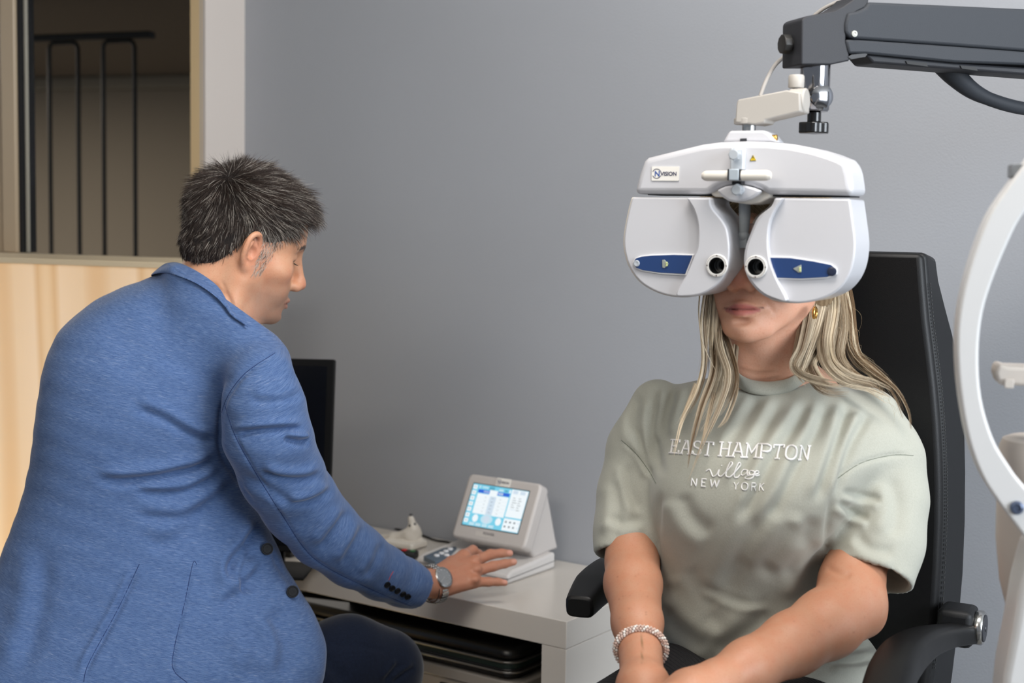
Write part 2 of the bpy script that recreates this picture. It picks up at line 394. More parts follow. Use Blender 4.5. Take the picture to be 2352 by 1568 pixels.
# ------------------------------------------------------------------ people: common
def head_rot(yaw, pitch, roll):
    yaw,pitch,roll = map(math.radians,(yaw,pitch,roll))
    cy,sy=math.cos(yaw),math.sin(yaw);cp,sp=math.cos(pitch),math.sin(pitch);cr,sr=math.cos(roll),math.sin(roll)
    return np.array([[cy,-sy,0],[sy,cy,0],[0,0,1]])@np.array([[cp,0,sp],[0,1,0],[-sp,0,cp]])@np.array([[1,0,0],[0,cr,-sr],[0,sr,cr]])
class HF:
    """head frame: x forward, y to the head's left, z up, origin between the ears"""
    def __init__(s, R, t, sc): s.R=R; s.t=np.asarray(t,float); s.s=sc
    def __call__(s, p): return np.asarray(p,float)*s.s@s.R.T+s.t
    def inv(s, P): return (np.asarray(P)-s.t)@s.R/s.s
def add_head(S, H, male=True, lids=.35):
    s = H.s
    def E(c,r,k,op='u',R=None): S.ell(H(c),np.array(r)*s,H.R if R is None else H.R@R,k*s,op)
    def C(a,b,ra,rb,k,op='u'): S.cone(H(a),H(b),ra*s,rb*s,k*s,op)
    E((-.014,0,.045),(.098,.0755,.088),.01)
    E((.036,0,.042),(.058,.062,.060),.03)
    E((.028,0,-.018),(.056,.060,.068),.03)
    for y in (-1,1):
        C((-.002,y*.053,-.050),(.062,y*.022,-.096),.016,.017,.03)      # jaw
        C((.0,y*.056,-.045),(.0,y*.060,-.0),.012,.014,.03)
        E((.055,y*.043,-.022),(.026,.023,.021),.025)                    # cheekbone
        E((.060,y*.030,-.058),(.024,.022,.028),.02)                     # cheek
    E((.076,0,-.100),(.019,.023,.018) if male else (.018,.019,.018),.02)
    E((.058,0,-.058),(.036,.034,.046),.02)
    # brow ridge
    C((.076,-.040,.030),(.086,-.012,.030),.008,.009,.012); C((.076,.040,.030),(.086,.012,.030),.008,.009,.012)
    for y in (-1,1):
        E((.094,y*.031,.008),(.017,.019,.014),.010,'s')
        E((.0715,y*.031,.009),(.0135,.0150,.0125),.004)                 # eyeball with lids
        C((.080,y*.018,.004),(.079,y*.045,.003),.0012,.0010,.0015,'s')  # lid crease
        C((.0835,y*.022,.010-lids*.018),(.079,y*.043,.009-lids*.018),.0011,.0009,.0015,'s')
    # nose
    C((.086,0,.022),(.107,0,-.026),.0068,.0085,.014)
    E((.109,0,-.036),(.0125,.0115,.0105),.010)
    for y in (-1,1): E((.101,y*.0125,-.042),(.0115,.0075,.0085),.006)
    for y in (-1,1): E((.106,y*.0068,-.0510),(.0058,.0034,.0042),.003,'s')
    # lips
    sm = 0 if male else .0028; wy = 0 if male else .0025; lr = .72 if male else 1
    for y in (-1,1):
        C((.0835,y*(.024+wy),-.0745+sm),(.0975,y*.004,-.0690),.0036*lr,.0056*lr,.006)
        C((.0835,y*(.024+wy),-.0755+sm),(.0960,y*.004,-.0815),.0036*lr,.0066*lr,.006)
        C((.0850,y*(.0265+wy),-.0742+sm),(.103,0,-.0754),.0010,.0013,.0022,'s')
    E((.094,0,-.0915),(.006,.014,.0045),.008,'s')
    # ears
    for y in (-1,1):
        fl = math.radians(28)*y
        Re = np.array([[math.cos(fl),-math.sin(fl),0],[math.sin(fl),math.cos(fl),0],[0,0,1]]).T
        Re = np.array([[math.cos(fl),math.sin(fl),0],[-math.sin(fl),math.cos(fl),0],[0,0,1]])
        o = np.array([-.001,y*.0705,-.001])
        def L(x,d,z): return o+Re@np.array([x,y*d,z])
        E(L(-.011,.004,.004),(.0145,.0055,.0265),.006,'u',Re)
        hel = [(.005,.006,.012),(.003,.009,.024),(-.005,.012,.0325),(-.015,.014,.0315),(-.0225,.014,.022),(-.0245,.013,.006),(-.0225,.010,-.010),(-.0155,.007,-.022),(-.0085,.005,-.028)]
        hp = smooth_poly(hel,3,False)
        S.chain([H(L(*p)) for p in hp],[.0042*s]*len(hp),.003*s)
        E(L(-.0055,.004,-.0265),(.0085,.0045,.0090),.006,'u',Re)       # lobe
        ah = [(-.004,.007,-.012),(-.013,.0095,-.006),(-.0160,.0105,.008),(-.012,.0105,.019)]
        hp = smooth_poly(ah,3,False); S.chain([H(L(*p)) for p in hp],[.0028*s]*len(hp),.003*s)
        E(L(.004,.005,-.004),(.004,.0045,.0065),.004,'u',Re)           # tragus
        E(L(-.0065,.011,.000),(.0085,.0075,.0110),.003,'s',Re)         # concha
SKIN_M, SKIN_W = np.array(lin((208,158,126))[:3]), np.array(lin((218,168,142))[:3])
def head_tints(V, H, base, male):
    """the skin's own colours: lips, brows, stubble, flush"""
    L = H.inv(V); C = np.repeat(base[None],len(V),0); x,y,z = L.T
    near = (np.linalg.norm(L,axis=1)<.19)
    def mixc(m, col, a):
        m = np.clip(m,0,1)*a*near; C[:] = C*(1-m[:,None])+np.array(lin(col)[:3])[None]*m[:,None]
    def blob(c,r,p=2.0): return np.exp(-(((L-np.array(c))/np.array(r))**2).sum(1)**(p/2))
    if male: mixc(np.clip((-.035-z)/.03,0,1)*np.clip((x-.005)/.03,0,1)*np.clip((.03+.09+z)/.01,0,1),(124,102,94),.5)
    lipm = np.clip(1.25-np.abs(z+.0752)/(.0085*np.clip(1-(np.abs(y)/.0275)**2,.02,1)),0,1)*(x>.078)*(np.abs(y)<.0265)
    mixc(lipm*2,(186,104,100) if not male else (170,112,98),.85 if not male else .6)
    mixc(np.exp(-((z+.0750-(0 if male else .0026*(np.abs(y)/.027)**2))/.0012)**2)*(np.abs(y)<.029)*(x>.078),(96,48,44),.8)
    for s_ in (-1,1):
        mixc(blob((.062,s_*.046,-.028),(.03,.018,.02)),(214,128,108),.30)
        bz = .0275+.004*np.sin(np.clip((np.abs(y)-.014)/.03,0,1)*3.0)
        mixc(np.exp(-((z-bz)/.0042)**4)*(np.abs(y)>.012)*(np.abs(y)<.048)*(x>.05)*(np.sign(y)==s_)*1.2,(58,46,40) if male else (120,92,66),.95)
        mixc(np.exp(-((z-(.0025))/.0016)**2)*(np.abs(y)>.018)*(np.abs(y)<.046)*(x>.07)*(np.sign(y)==s_),(60,40,34),.8)
        mixc(blob((.008,s_*.080,0),(.028,.02,.036)),(214,120,98),.35)
    mixc(blob((.118,0,-.036),(.016,.016,.014)),(208,120,102),.45)
    return C
skin_m = attr_mat('skin', .46, .22, 900, sss=.10, spec=.42)
def build_body(name, S, H, base, male, h, label, extra=None, sculpt=None):
    V,Q = S.mesh(h); V = relax(V,Q,1,.35)
    if sculpt: V = folds(V,Q,sculpt)
    C = head_tints(V,H,base,male)
    if extra: C = extra(V,C)
    me = np_mesh(V,Q); set_col(me,C); fill_pinholes(me); o = link(name,me,skin_m)
    tag(o,label,'person'); return o,V,Q

# ------------------------------------------------------------------ the man
MH = HF(head_rot(20,16,4), (0,0,0), .985)
_e = MH.inv(np.zeros(3))
MH.t = W(581,579,2.40)-MH.R@np.array([0,-.078,0])*MH.s
def ringpx(y, xl, xr, D, b, th=0, n=2.2):
    c = W((xl+xr)/2,y,D); a = (xr-xl)/2*D/FPX; t = math.radians(th)
    A = math.sqrt(max((a*a-(b*math.sin(t))**2),1e-5))/math.cos(t)
    return (c,A,b,t,n)
# hand: right hand, palm down, fingers pointing right and away over the console
def add_finger(S, pts, rads, k=.004):
    P = [W(*p) for p in pts]; S.chain(P, rads, k)
man_wrist = W(990,1343,2.735)
def man_solid():
    S = Solid()
    add_head(S, MH, True, .5)
    nk = W(492,672,2.47)
    S.cone(MH((-.028,0,-.030)), nk, .060, .068, .03)
    S.cone(MH((.010,0,-.055)), W(520,712,2.45), .044, .046, .02)
    S.cone(MH((-.01,-.055,-.035)), W(528,712,2.41), .015, .014, .02)      # neck muscle
    S.cone(MH((.048,0,-.078)), W(556,728,2.455), .030, .028, .02)
    S.cone(nk, W(450,760,2.5), .062, .06, .03)
    # hidden trunk, hips, legs
    S.chain([W(430,800,2.5),W(350,1100,2.5),W(330,1450,2.45)],[.07,.07,.07],.03)
    S.chain([W(430,1600,2.52),W(800,1535,2.62),W(850,1545,2.66)],[.05,.045,.045],.03)
    kn = W(860,1530,2.66); S.chain([kn, np.array([kn[0]-.02,kn[1]-.1,.10])],[.05,.04],.02)
    S.chain([np.array([kn[0]-.02,kn[1]-.1,.07]),np.array([kn[0]+.12,kn[1]+.02,.045])],[.04,.035],.02)
    S.chain([W(300,1620,2.6),W(560,1640,2.95)],[.05,.045],.03)
    k2 = W(560,1600,2.95); S.chain([k2, np.array([k2[0]-.02,k2[1]-.1,.10])],[.05,.04],.02)
    S.chain([np.array([k2[0]-.02,k2[1]-.1,.07]),np.array([k2[0]+.10,k2[1]+.06,.045])],[.04,.035],.02)
    # right arm
    S.chain([W(590,900,2.40),W(720,1195,2.53),W(868,1304,2.63),W(880,1310,2.64)],[.035,.030,.026,.026],.02)
    S.chain([W(880,1310,2.64),W(955,1343,2.70)],[.026,.028],.01)
    # wrist and back of the hand
    S.ell(W(983,1342,2.735),(.028,.028,.022),None,.02)
    S.cone(W(955,1340,2.70),W(1000,1335,2.75),.027,.026,.01)
    for a,b,ra,rb in (((1012,1318,2.775),(1066,1277,2.84),.018,.0135),((1014,1328,2.765),(1090,1290,2.82),.018,.0135),
                      ((1014,1340,2.755),(1092,1312,2.795),.018,.0130),((1010,1350,2.745),(1088,1337,2.775),.018,.0125)):
        S.cone(W(*a),W(*b),ra,rb,.016)
    S.cone(W(1000,1345,2.75),W(1060,1335,2.79),.016,.013,.015)
    # index (bent down at the keys), middle, ring, little
    add_finger(S,[(1064,1276,2.84),(1086,1263,2.885),(1099,1272,2.90),(1100,1286,2.895)],[.0112,.0100,.0088,.0075])
    add_finger(S,[(1092,1288,2.82),(1126,1273,2.845),(1152,1270,2.86),(1171,1270,2.87)],[.0112,.0103,.0088,.0072])
    add_finger(S,[(1094,1311,2.795),(1132,1300,2.815),(1160,1294,2.83),(1180,1290,2.845)],[.0110,.0102,.0088,.0072])
    add_finger(S,[(1088,1336,2.775),(1122,1336,2.785),(1143,1336,2.79),(1159,1338,2.793)],[.0105,.0090,.0078,.0066])
    # thumb, on the far side of the palm
    add_finger(S,[(1010,1312,2.78),(1036,1290,2.85),(1058,1280,2.885),(1074,1280,2.90)],[.0150,.0115,.0105,.0080])
    # knuckles and tendons
    for q in ((1066,1272,2.833),(1092,1284,2.812),(1094,1306,2.785),(1090,1330,2.767)): S.ell(W(*q),(.0105,.0105,.008),None,.006)
    return S
def man_hand_tint(V, C):
    p = PX(V)
    m = ((p[:,0]>940)&(p[:,1]>1200)).astype(float)[:,None]
    C = C*(1-m)+np.array(lin((190,134,108))[:3])*m
    for (x,y) in ((1173,1268),(1183,1288),(1162,1335)):      # nails
        d = np.hypot((p[:,0]-x)/9,(p[:,1]-y)/7); mm = (np.exp(-d**4)*.75)[:,None]; C = C*(1-mm)+np.array(lin((226,170,152))[:3])*mm
    return C
hand_lines = [([(1010,1325),(1085,1290)],5,-.0009,'v'),([(1012,1338),(1088,1312)],5,-.0009,'v'),([(1012,1350),(1085,1336)],5,-.0008,'v'),
  ([(1135,1262),(1132,1280)],4,.0008,'v'),([(1140,1288),(1138,1306)],4,.0008,'v'),([(1125,1326),(1124,1344)],4,.0007,'v'),
  ([(470,640),(520,680),(545,735)],6,.0022,'v'),([(505,640),(530,690),(548,730)],5,.0015,'v'),([(690,612),(678,606)],3,.001,'v')]
man, MV, MQ = build_body('person', man_solid(), MH, SKIN_M, True, .0024,
    'man with greying hair in a blue blazer, reaching over the white desk', man_hand_tint, hand_lines)
man_bvh = bvh_of(MV,MQ)

# jacket: trunk
def jacket_solid():
    S = Solid()
    J = [ (612,395,470,2.52,.05,15),(640,345,505,2.52,.075,20),(662,276,500,2.51,.09,24),(700,212,525,2.50,.105,26),(760,152,578,2.49,.120,26),(840,122,606,2.48,.135,24),
          (950,102,592,2.48,.140,22),(1050,88,556,2.49,.140,20),(1130,72,562,2.50,.138,18),(1190,52,592,2.50,.135,15),
          (1260,24,628,2.50,.138,12),(1320,-2,652,2.50,.145,10),(1400,-38,704,2.49,.150,8),(1450,-62,730,2.48,.155,8),(1500,-85,745,2.47,.16,8),
          (1560,-112,742,2.46,.16,8),(1640,-140,700,2.45,.16,8)]
    S.loft([ringpx(*j) for j in J], .02)
    # shoulder yoke to the sleeve
    S.cone(W(470,742,2.47),W(585,850,2.40),.045,.055,.05)

    return S
def sleeve_pts():
    P = [(598,868,2.365,156),(606,930,2.36,186),(614,1000,2.37,200),(648,1090,2.42,190),(690,1158,2.475,176),(745,1222,2.53,163),(812,1275,2.59,146),(875,1314,2.645,124),(925,1337,2.685,110),(964,1352,2.715,100)]
    pts = [np.array(W(x,y,D)) for x,y,D,_ in P]; rad = [w_/2*D/FPX for _,_,D,w_ in P]
    return pts, rad
def jacket_full():
    S = jacket_solid()
    pts, rad = sleeve_pts()
    
    S.chain(pts, rad, .012)
    d = pts[-1]-pts[-3]; d /= np.linalg.norm(d)
    S.plane(pts[-1]-d*.006, d, .003)      # cuff end
    S.cone(pts[-1]-d*.045, pts[-1]+d*.05, rad[-1]-.0065, rad[-1]-.0055, .002, 's')
    A_,B_ = W(346,580,2.50),W(564,716,2.36); n_ = np.cross(B_-A_,np.array([.05,1,-.30])); n_ = n_*np.sign(n_[2])
    G = Solid(); G.cone(W(482,662,2.47),W(462,790,2.47),.084,.100,.02); G.cone(W(497,722,2.435),W(590,838,2.40),.062,.056,.03); G.plane(A_,n_,.003); S.group(G,.02)
    return S
js = jacket_full(); JV,JQ = js.mesh(.0034); JV = relax(JV,JQ,2,.5)
jf = [ # armhole, elbow, waist folds
 ([(636,808),(560,860),(515,925),(504,1000),(512,1050),(540,1092),(566,1130),(600,1190)],7,.0045,'v'),
 ([(700,985),(640,985),(580,990),(530,1000)],9,.006,'s'),([(715,1010),(690,1014),(650,1006)],8,.007,'s'),
 ([(745,1085),(700,1100),(640,1098),(590,1080)],11,.005,'s'),([(768,1118),(720,1150),(660,1160)],10,.004,'s'),
 ([(700,900),(640,920),(570,920)],12,.003,'s'),([(800,1168),(770,1215),(730,1262)],12,.004,'s'),([(838,1198),(815,1250),(782,1300)],12,.004,'s'),
 ([(880,1240),(862,1290),(838,1330)],12,.003,'s'),([(540,1090),(610,1120),(680,1165)],12,.003,'s'),
 ([(505,1020),(440,1000),(370,960),(300,935)],13,.0045,'s'),([(510,1050),(450,1075),(370,1095),(280,1105),(210,1100)],13,.007,'s'),
 ([(520,1078),(450,1120),(380,1135),(300,1130)],12,.005,'s'),([(545,1100),(480,1160),(400,1190),(300,1185)],15,.004,'s'),
 ([(600,1200),(560,1260),(530,1300),(545,1345)],14,.008,'s'),([(590,1250),(555,1320),(575,1370)],11,.006,'s'),([(610,1290),(560,1350),(500,1400)],15,.006,'s'),
 ([(320,1295),(270,1400),(205,1520),(190,1568)],8,.004,'s'),([(443,1294),(425,1380),(398,1500),(400,1540),(430,1568)],4,.003,'v'),
 ([(100,1250),(90,1400),(40,1560)],26,.004,'s'),([(250,720),(300,800),(320,900)],40,.004,'v'),([(620,1390),(660,1480),(640,1568)],28,.008,'s'),
 ([(560,1420),(600,1500),(560,1568)],26,.006,'s'),([(500,1130),(420,1230),(330,1260)],24,.004,'s'),([(620,1200),(640,1290),(700,1370)],10,.004,'v'),
 ([(860,1375),(940,1398)],4,.003,'v'),([(515,925),(540,1000),(590,1090),(650,1185),(700,1260),(750,1302),(850,1352),(945,1392)],4,.0022,'v'),
]
JV = folds(JV,JQ,[(p_,w_,a_*(1.5 if k_=='s' else 1.0),k_) for p_,w_,a_,k_ in jf])
N_ = vnormals(JV,JQ); wr = np.sin(JV[:,0]*31+JV[:,2]*57+np.sin(JV[:,1]*40)*2)*np.sin(JV[:,2]*83+JV[:,0]*22)*.0009
JV = JV+N_*wr[:,None]
me = np_mesh(JV,JQ)
# weave coordinates: sleeve coordinates run along the arm, trunk ones hang down the back
pts, rad = sleeve_pts(); pp = np.array(pts); sd = np.full(len(JV),9.0); al = np.zeros(len(JV)); Lc = np.r_[0,np.cumsum(np.linalg.norm(np.diff(pp,axis=0),axis=1))]
uv = np.zeros((len(JV),3))
for i in range(len(pp)-1):
    ab = pp[i+1]-pp[i]; tr_ = ((JV-pp[i])@ab)/(ab@ab); t = np.clip(tr_,0,1); q = JV-pp[i]-t[:,None]*ab; d = np.linalg.norm(q,axis=1)-(rad[i]+(rad[i+1]-rad[i])*t)
    ax = ab/np.linalg.norm(ab); uu = np.cross(ax,[0,1,0]); uu /= np.linalg.norm(uu); vv = np.cross(ax,uu)
    ang = np.arctan2(q@uu,-(q@vv)); m = d<sd
    sd[m] = d[m]; uv[m] = np.stack([ang*.06, Lc[i]+(np.minimum(tr_,1) if i==0 else t)*np.linalg.norm(ab), 0*t],1)[m]
px_ = PX(JV); d1,s1,f1 = seg_dist(px_, np.array([(640,800),(560,860),(515,925),(504,1000),(512,1050),(545,1100),(600,1190),(640,1250)]))
arm = (sd<.022)&((s1<0)|(d1<4))&(px_[:,1]>780)
tr = np.stack([JV[:,0]*.97-JV[:,2]*.22, JV[:,2]*.97+JV[:,0]*.22, JV[:,1]],1)
P4 = pp[4]; u1 = P4-pp[0]; u1 /= np.linalg.norm(u1); l1 = pp[-1]-P4; l1 /= np.linalg.norm(l1)
ww_ = 1/(1+np.exp(-((JV-P4)@(u1+l1))/.04))[:,None]; axv = u1*(1-ww_)+l1*ww_; sdv = np.cross(axv,[0,1,0]); sdv /= np.linalg.norm(sdv,axis=1,keepdims=True)
uv = np.stack([((JV-P4)*sdv).sum(1),((JV-P4)*axv).sum(1),JV[:,1]*.3],1)
uv = np.where(arm[:,None],uv+[3,3,0],tr)
at = me.attributes.new('weave','FLOAT_VECTOR','POINT'); at.data.foreach_set('vector', uv.astype(np.float32).ravel())
def cloth_slub(name, c0, c1, c2, sx=44, sy=640, rough=.9):
    m, nt, b = new_mat(name); a = nt.nodes.new('ShaderNodeAttribute'); a.attribute_name = 'weave'; L = nt.links
    def noise(vec, det=3):
        mp = nt.nodes.new('ShaderNodeMapping'); mp.inputs['Scale'].default_value = vec; L.new(a.outputs['Vector'],mp.inputs['Vector'])
        n = nt.nodes.new('ShaderNodeTexNoise'); n.inputs['Scale'].default_value = 1; n.inputs['Detail'].default_value = det; L.new(mp.outputs[0],n.inputs['Vector']); return n
    def ramp(src, p0, p1):
        r = nt.nodes.new('ShaderNodeMapRange'); r.inputs[1].default_value = p0; r.inputs[2].default_value = p1; L.new(src.outputs['Fac'],r.inputs[0]); return r
    def mix(f, A, B):
        x = nt.nodes.new('ShaderNodeMix'); x.data_type = 'RGBA'; L.new(f.outputs[0],x.inputs[0])
        for v,i in ((A,6),(B,7)):
            if isinstance(v,tuple): x.inputs[i].default_value = v
            else: L.new(v.outputs[2],x.inputs[i])
        return x
    n1 = noise((sx*1.6,sy*1.1,sx)); n2 = noise((sx,sy*2.2,sx),2); n3 = noise((1500,1500,1500),2)
    x1 = mix(ramp(n1,.36,.66), lin(c0), lin(c1)); x2 = mix(ramp(n2,.60,.74), x1, lin(c2)); x3 = mix(ramp(n3,.40,.72), x2, lin(c1))
    L.new(x3.outputs[2], b.inputs['Base Color']); b.inputs['Roughness'].default_value = rough; b.inputs['Specular IOR Level'].default_value = .15
    b.inputs['Sheen Weight'].default_value = .25; b.inputs['Sheen Roughness'].default_value = .4
    bp = nt.nodes.new('ShaderNodeBump'); bp.inputs['Strength'].default_value = .35; bp.inputs['Distance'].default_value = .0008
    L.new(n1.outputs['Fac'],bp.inputs['Height']); L.new(bp.outputs[0],b.inputs['Normal'])
    return m
jk_mat = cloth_slub('blue_slub_cloth',(56,80,124),(90,114,156),(150,164,190),62,980)
jacket = link('blazer', me, jk_mat, man, True, 'world')
jacket['label'] = 'blue melange blazer'
jbvh = bvh_of(JV,JQ)
seam_mat = pm('seam_thread',(30,50,96),.9)
def seam_line(name, poly, bvh, mat, parent, r=.0007, lift=-.0002, n=10):
    P = on_surface(bvh, poly, lift, n)
    if len(P)<2: return None
    bm = bmesh.new(); tube(bm,P,r,6); return obj(name,bm,mat,parent,local='world')
seam_line('sleeve_seam',[(515,925),(540,1000),(590,1090),(650,1185),(700,1260),(750,1302),(850,1352),(945,1392)],jbvh,seam_mat,jacket)
seam_line('armhole_seam',[(632,810),(560,860),(516,925),(504,1000),(512,1050),(535,1085)],jbvh,seam_mat,jacket)
seam_line('back_seam',[(320,1295),(270,1400),(205,1520),(192,1566)],jbvh,seam_mat,jacket)
seam_line('pocket_seam',[(452,1296),(443,1294),(425,1380),(398,1500),(400,1540),(430,1567)],jbvh,seam_mat,jacket,n=6)
# collar: a folded band around the neck
def sheet(name, rows, mat, parent, thick=.004, sub=2, attr=True):
    """rows: list of point rows (world); a cloth sheet through them with real thickness"""
    rows = [smooth_poly(r,4,False) for r in rows]; n = len(rows[0]); V = [p for r in rows for p in r]
    F = [(i*n+j,i*n+j+1,(i+1)*n+j+1,(i+1)*n+j) for i in range(len(rows)-1) for j in range(n-1)]
    m_ = mesh_np(V,F)
    if attr:
        a = m_.attributes.new('weave','FLOAT_VECTOR','POINT'); a.data.foreach_set('vector', np.array(V,np.float32).ravel())
    o = link(name,m_,mat,parent,True,'world')
    s_ = o.modifiers.new('solid','SOLIDIFY'); s_.thickness = thick; s_.offset = 0
    s2 = o.modifiers.new('sub','SUBSURF'); s2.levels = s2.render_levels = sub
    return o
def drape(px, bvh, dflt, lift=.003, deg=3, tol=.06):
    """depths read off a surface along a line in the photo, evened out, so cloth lies along it"""
    D = []
    for (x,y),d in zip(px,dflt):
        h = cast(bvh,x,y,0); Dh = -((h[0]-CAM)@CM)[2] if h else 9
        D.append(Dh if abs(Dh-d)<tol else d)
    t = np.linspace(-1,1,len(D)); D2 = np.polyval(np.polyfit(t,D,deg),t)
    return [W(x,y,d-lift) for (x,y),d in zip(px,D2)]
c_top = [(562,740),(533,712),(520,688),(500,654),(464,626),(426,605),(404,598),(384,601),(392,606)]
c_bot = [(572,752),(533,727),(516,704),(492,679),(450,651),(408,634),(378,627),(346,632),(356,640)]
dn = [2.352,2.362,2.372,2.385,2.405,2.43,2.46,2.51,2.56]; db = [2.345,2.35,2.355,2.365,2.385,2.41,2.44,2.50,2.56]
def nearest(px, dflt, lift, deg=4):
    D = []
    for (x,y),d in zip(px,dflt):
        hs = [cast(b_,x,y,0) for b_ in (man_bvh,jbvh)]; hs = [-((h[0]-CAM)@CM)[2] for h in hs if h]
        hs = [h for h in hs if abs(h-d)<.09]; D.append(min(hs) if hs else d)
    t = np.linspace(-1,1,len(D)); D2 = np.minimum(np.polyval(np.polyfit(t,D,deg),t),D)
    return [W(x,y,d-lift) for (x,y),d in zip(px,D2)]
ct = nearest(c_top,dn,.005); cb = nearest(c_bot,db,.006)
c_mid = [((a[0]+b[0])/2,(a[1]+b[1])/2) for a,b in zip(c_top,c_bot)]; cmm = nearest(c_mid,[(a+b)/2 for a,b in zip(dn,db)],.009)
ci = [W(x+4,y+34,-((p-CAM)@CM)[2]+.012) for (x,y),p in zip(c_top,ct)]
cm_ = [(a+b)/2+(W(400,700,1.0)-W(400,700,1.01))*.25 for a,b in zip(ct,cb)]
sheet('collar',[ci,[a*.5+b*.5 for a,b in zip(ci,ct)],ct,cmm,cb],jk_mat,jacket,.0032)
def button(name, P, nrm, r, mat, parent, th=.003):
    bm = bmesh.new(); lathe(bm,[(r*.2,0),(r*.95,0),(r,th*.4),(r*.97,th),(r*.80,th),(r*.72,th*.7),(r*.05,th*.7)],P,nrm,24)
    a = Vector(nrm).normalized(); u = a.orthogonal().normalized(); v = a.cross(u)
    for i in (-1,1):
        for j in (-1,1): lathe(bm,[(r*.09,th*.7),(r*.09,th*.9)],Vector(P)+u*r*.2*i+v*r*.2*j,nrm,8)
    return obj(name,bm,mat,parent,local='world')
btn_mat = pm('dark_horn',(9,10,16),.6,spec=.3)
for q in ((614,1260,.0105),(672,1358,.0108)):
    h_ = cast(jbvh,q[0]-14,q[1],0)
    P = W(q[0],q[1],(-((h_[0]-CAM)@CM)[2]) if h_ else 2.4)
    button('front_button', P-np.array([0,.001,0]), (.35,-.9,.25), q[2], btn_mat, jacket)
for q in ((889,1342),(900,1350),(912,1356),(925,1363),(936,1369)):
    h_ = cast(jbvh,q[0],q[1],.0004)
    if h_: button('cuff_button', h_[0], h_[1], .0064, btn_mat, jacket, .0028)
red_mat = pm('red_thread',(178,72,88),.8)
seam_line('buttonhole_stitch',[(903,1312),(897,1322),(893,1332)],jbvh,red_mat,jacket,.0007,.0002,4)

# trousers
def ringz(z,cx,cy,a,b,th=0,n=2): return (np.array([cx,cy,z]),a,b,th,n)
S = Solid()
S.chain([W(440,1660,2.46),W(620,1585,2.53),W(800,1520,2.60),W(880,1532,2.63)],[.095,.090,.080,.068],.03)
kn = W(882,1540,2.63); S.chain([kn,np.array([kn[0]-.02,kn[1]-.09,.12])],[.066,.052],.03)
S.chain([W(280,1620,2.55),W(560,1600,2.93)],[.11,.075],.03); k2 = W(565,1605,2.95)
S.chain([k2,np.array([k2[0]-.02,k2[1]-.1,.12])],[.066,.052],.03)
V,Q = S.mesh(.004); V = folds(V,Q,[([(740,1482),(820,1482),(900,1500)],6,.0015,'v'),([(955,1530),(930,1545),(900,1568)],6,.004,'s'),([(920,1520),(880,1568)],7,.004,'s'),([(745,1500),(790,1568)],16,.004,'s')])
me = np_mesh(V,Q); at = me.attributes.new('weave','FLOAT_VECTOR','POINT'); at.data.foreach_set('vector', V.astype(np.float32).ravel())
tr_mat = cloth_slub('navy_cloth',(14,20,34),(20,28,45),(26,35,54),200,400)
link('trousers',me,tr_mat,man,True,'world')['label'] = 'dark navy trousers'
shoe_mat = pm('brown_leather',(52,36,28),.4)
for kx in (kn,k2):
    S = Solid(); S.chain([np.array([kx[0]-.05,kx[1]-.11,.045]),np.array([kx[0]+.04,kx[1]-.06,.05]),np.array([kx[0]+.15,kx[1]+.03,.035])],[.04,.045,.034],.03); S.plane((0,0,.004),(0,0,-1))
    V,Q = S.mesh(.006); link('shoe',np_mesh(V,Q),shoe_mat,man,True,'world')

# hair of the man
hair_mat = attr_mat('hair', .55, 0, spec=.35)
def scalp_samples(V, Q, keep, n):
    tri = np.concatenate([Q[:,[0,1,2]],Q[:,[0,2,3]]]); a,b,c = V[tri[:,0]],V[tri[:,1]],V[tri[:,2]]
    cen = (a+b+c)/3; m = keep(cen); tri = tri[m]; a,b,c = a[m],b[m],c[m]
    nn = np.cross(b-a,c-a); ar = np.linalg.norm(nn,axis=1); p = ar/ar.sum(); i = RNG.choice(len(tri),n,p=p)
    r1 = np.sqrt(RNG.random(n)); r2 = RNG.random(n); P = (1-r1)[:,None]*a[i]+(r1*(1-r2))[:,None]*b[i]+(r1*r2)[:,None]*c[i]
    return P, nn[i]/ar[i][:,None]
def man_scalp(P, mar=0.0):
    L = MH.inv(P); x,y,z = L.T; ay = np.abs(y)
    hz = np.interp(x,[-.14,-.085,-.050,-.030,-.012,.014,.020,.034,.046,.056,.066,.078,.10],
                     [-.062,-.064,-.056,-.030,.040,.036,-.030,-.030,.000,.040,.066,.086,.110])
    return (z>hz+mar)&(np.linalg.norm(L,axis=1)<.19)&(z>-.075)&~((ay>.079)&(x>-.032)&(x<.014)&(z<.034))
# cap of short hair under the strands
S = Solid()
S.ell(MH((-.016,0,.047)),np.array((.103,.0805,.094))*MH.s,MH.R,.01); S.ell(MH((.036,0,.060)),np.array((.052,.063,.058))*MH.s,MH.R,.03)
S.ell(MH((-.055,0,-.015)),np.array((.055,.060,.052))*MH.s,MH.R,.03)
V,Q = S.mesh(.003); ok = man_scalp(V,.012)&(MH.inv(V)[:,2]>-.050); fq = ok[Q].all(1)
used = np.unique(Q[fq]); mp_ = -np.ones(len(V),int); mp_[used] = np.arange(len(used))
me = np_mesh(V[used],mp_[Q[fq]]); L = MH.inv(V[used]); g = np.clip((.05-L[:,2])/.06,0,1)*np.clip((L[:,0]+.04)/.05,0,1)
set_col(me, np.array(lin((34,29,27))[:3])*(1-g[:,None])+np.array(lin((138,120,106))[:3])*g[:,None])
cap = link('hair',me,hair_mat,man,True,'world'); cap['label'] = 'short dark hair greying at the temples'
n = 30000
P,Nn = scalp_samples(V,Q,lambda c: man_scalp(c)&(MH.inv(c)[:,2]>-.058),n)
L = MH.inv(P); Nl = Nn@MH.R
wh = np.array([-.066,-.030,.108])                       # crown whorl
d = L-wh; d -= Nl*(d*Nl).sum(1,keepdims=True); r = np.linalg.norm(d,axis=1,keepdims=True); d /= r+1e-6
sw = np.cross(Nl,d)*.6*np.exp(-(r/.03)**2)
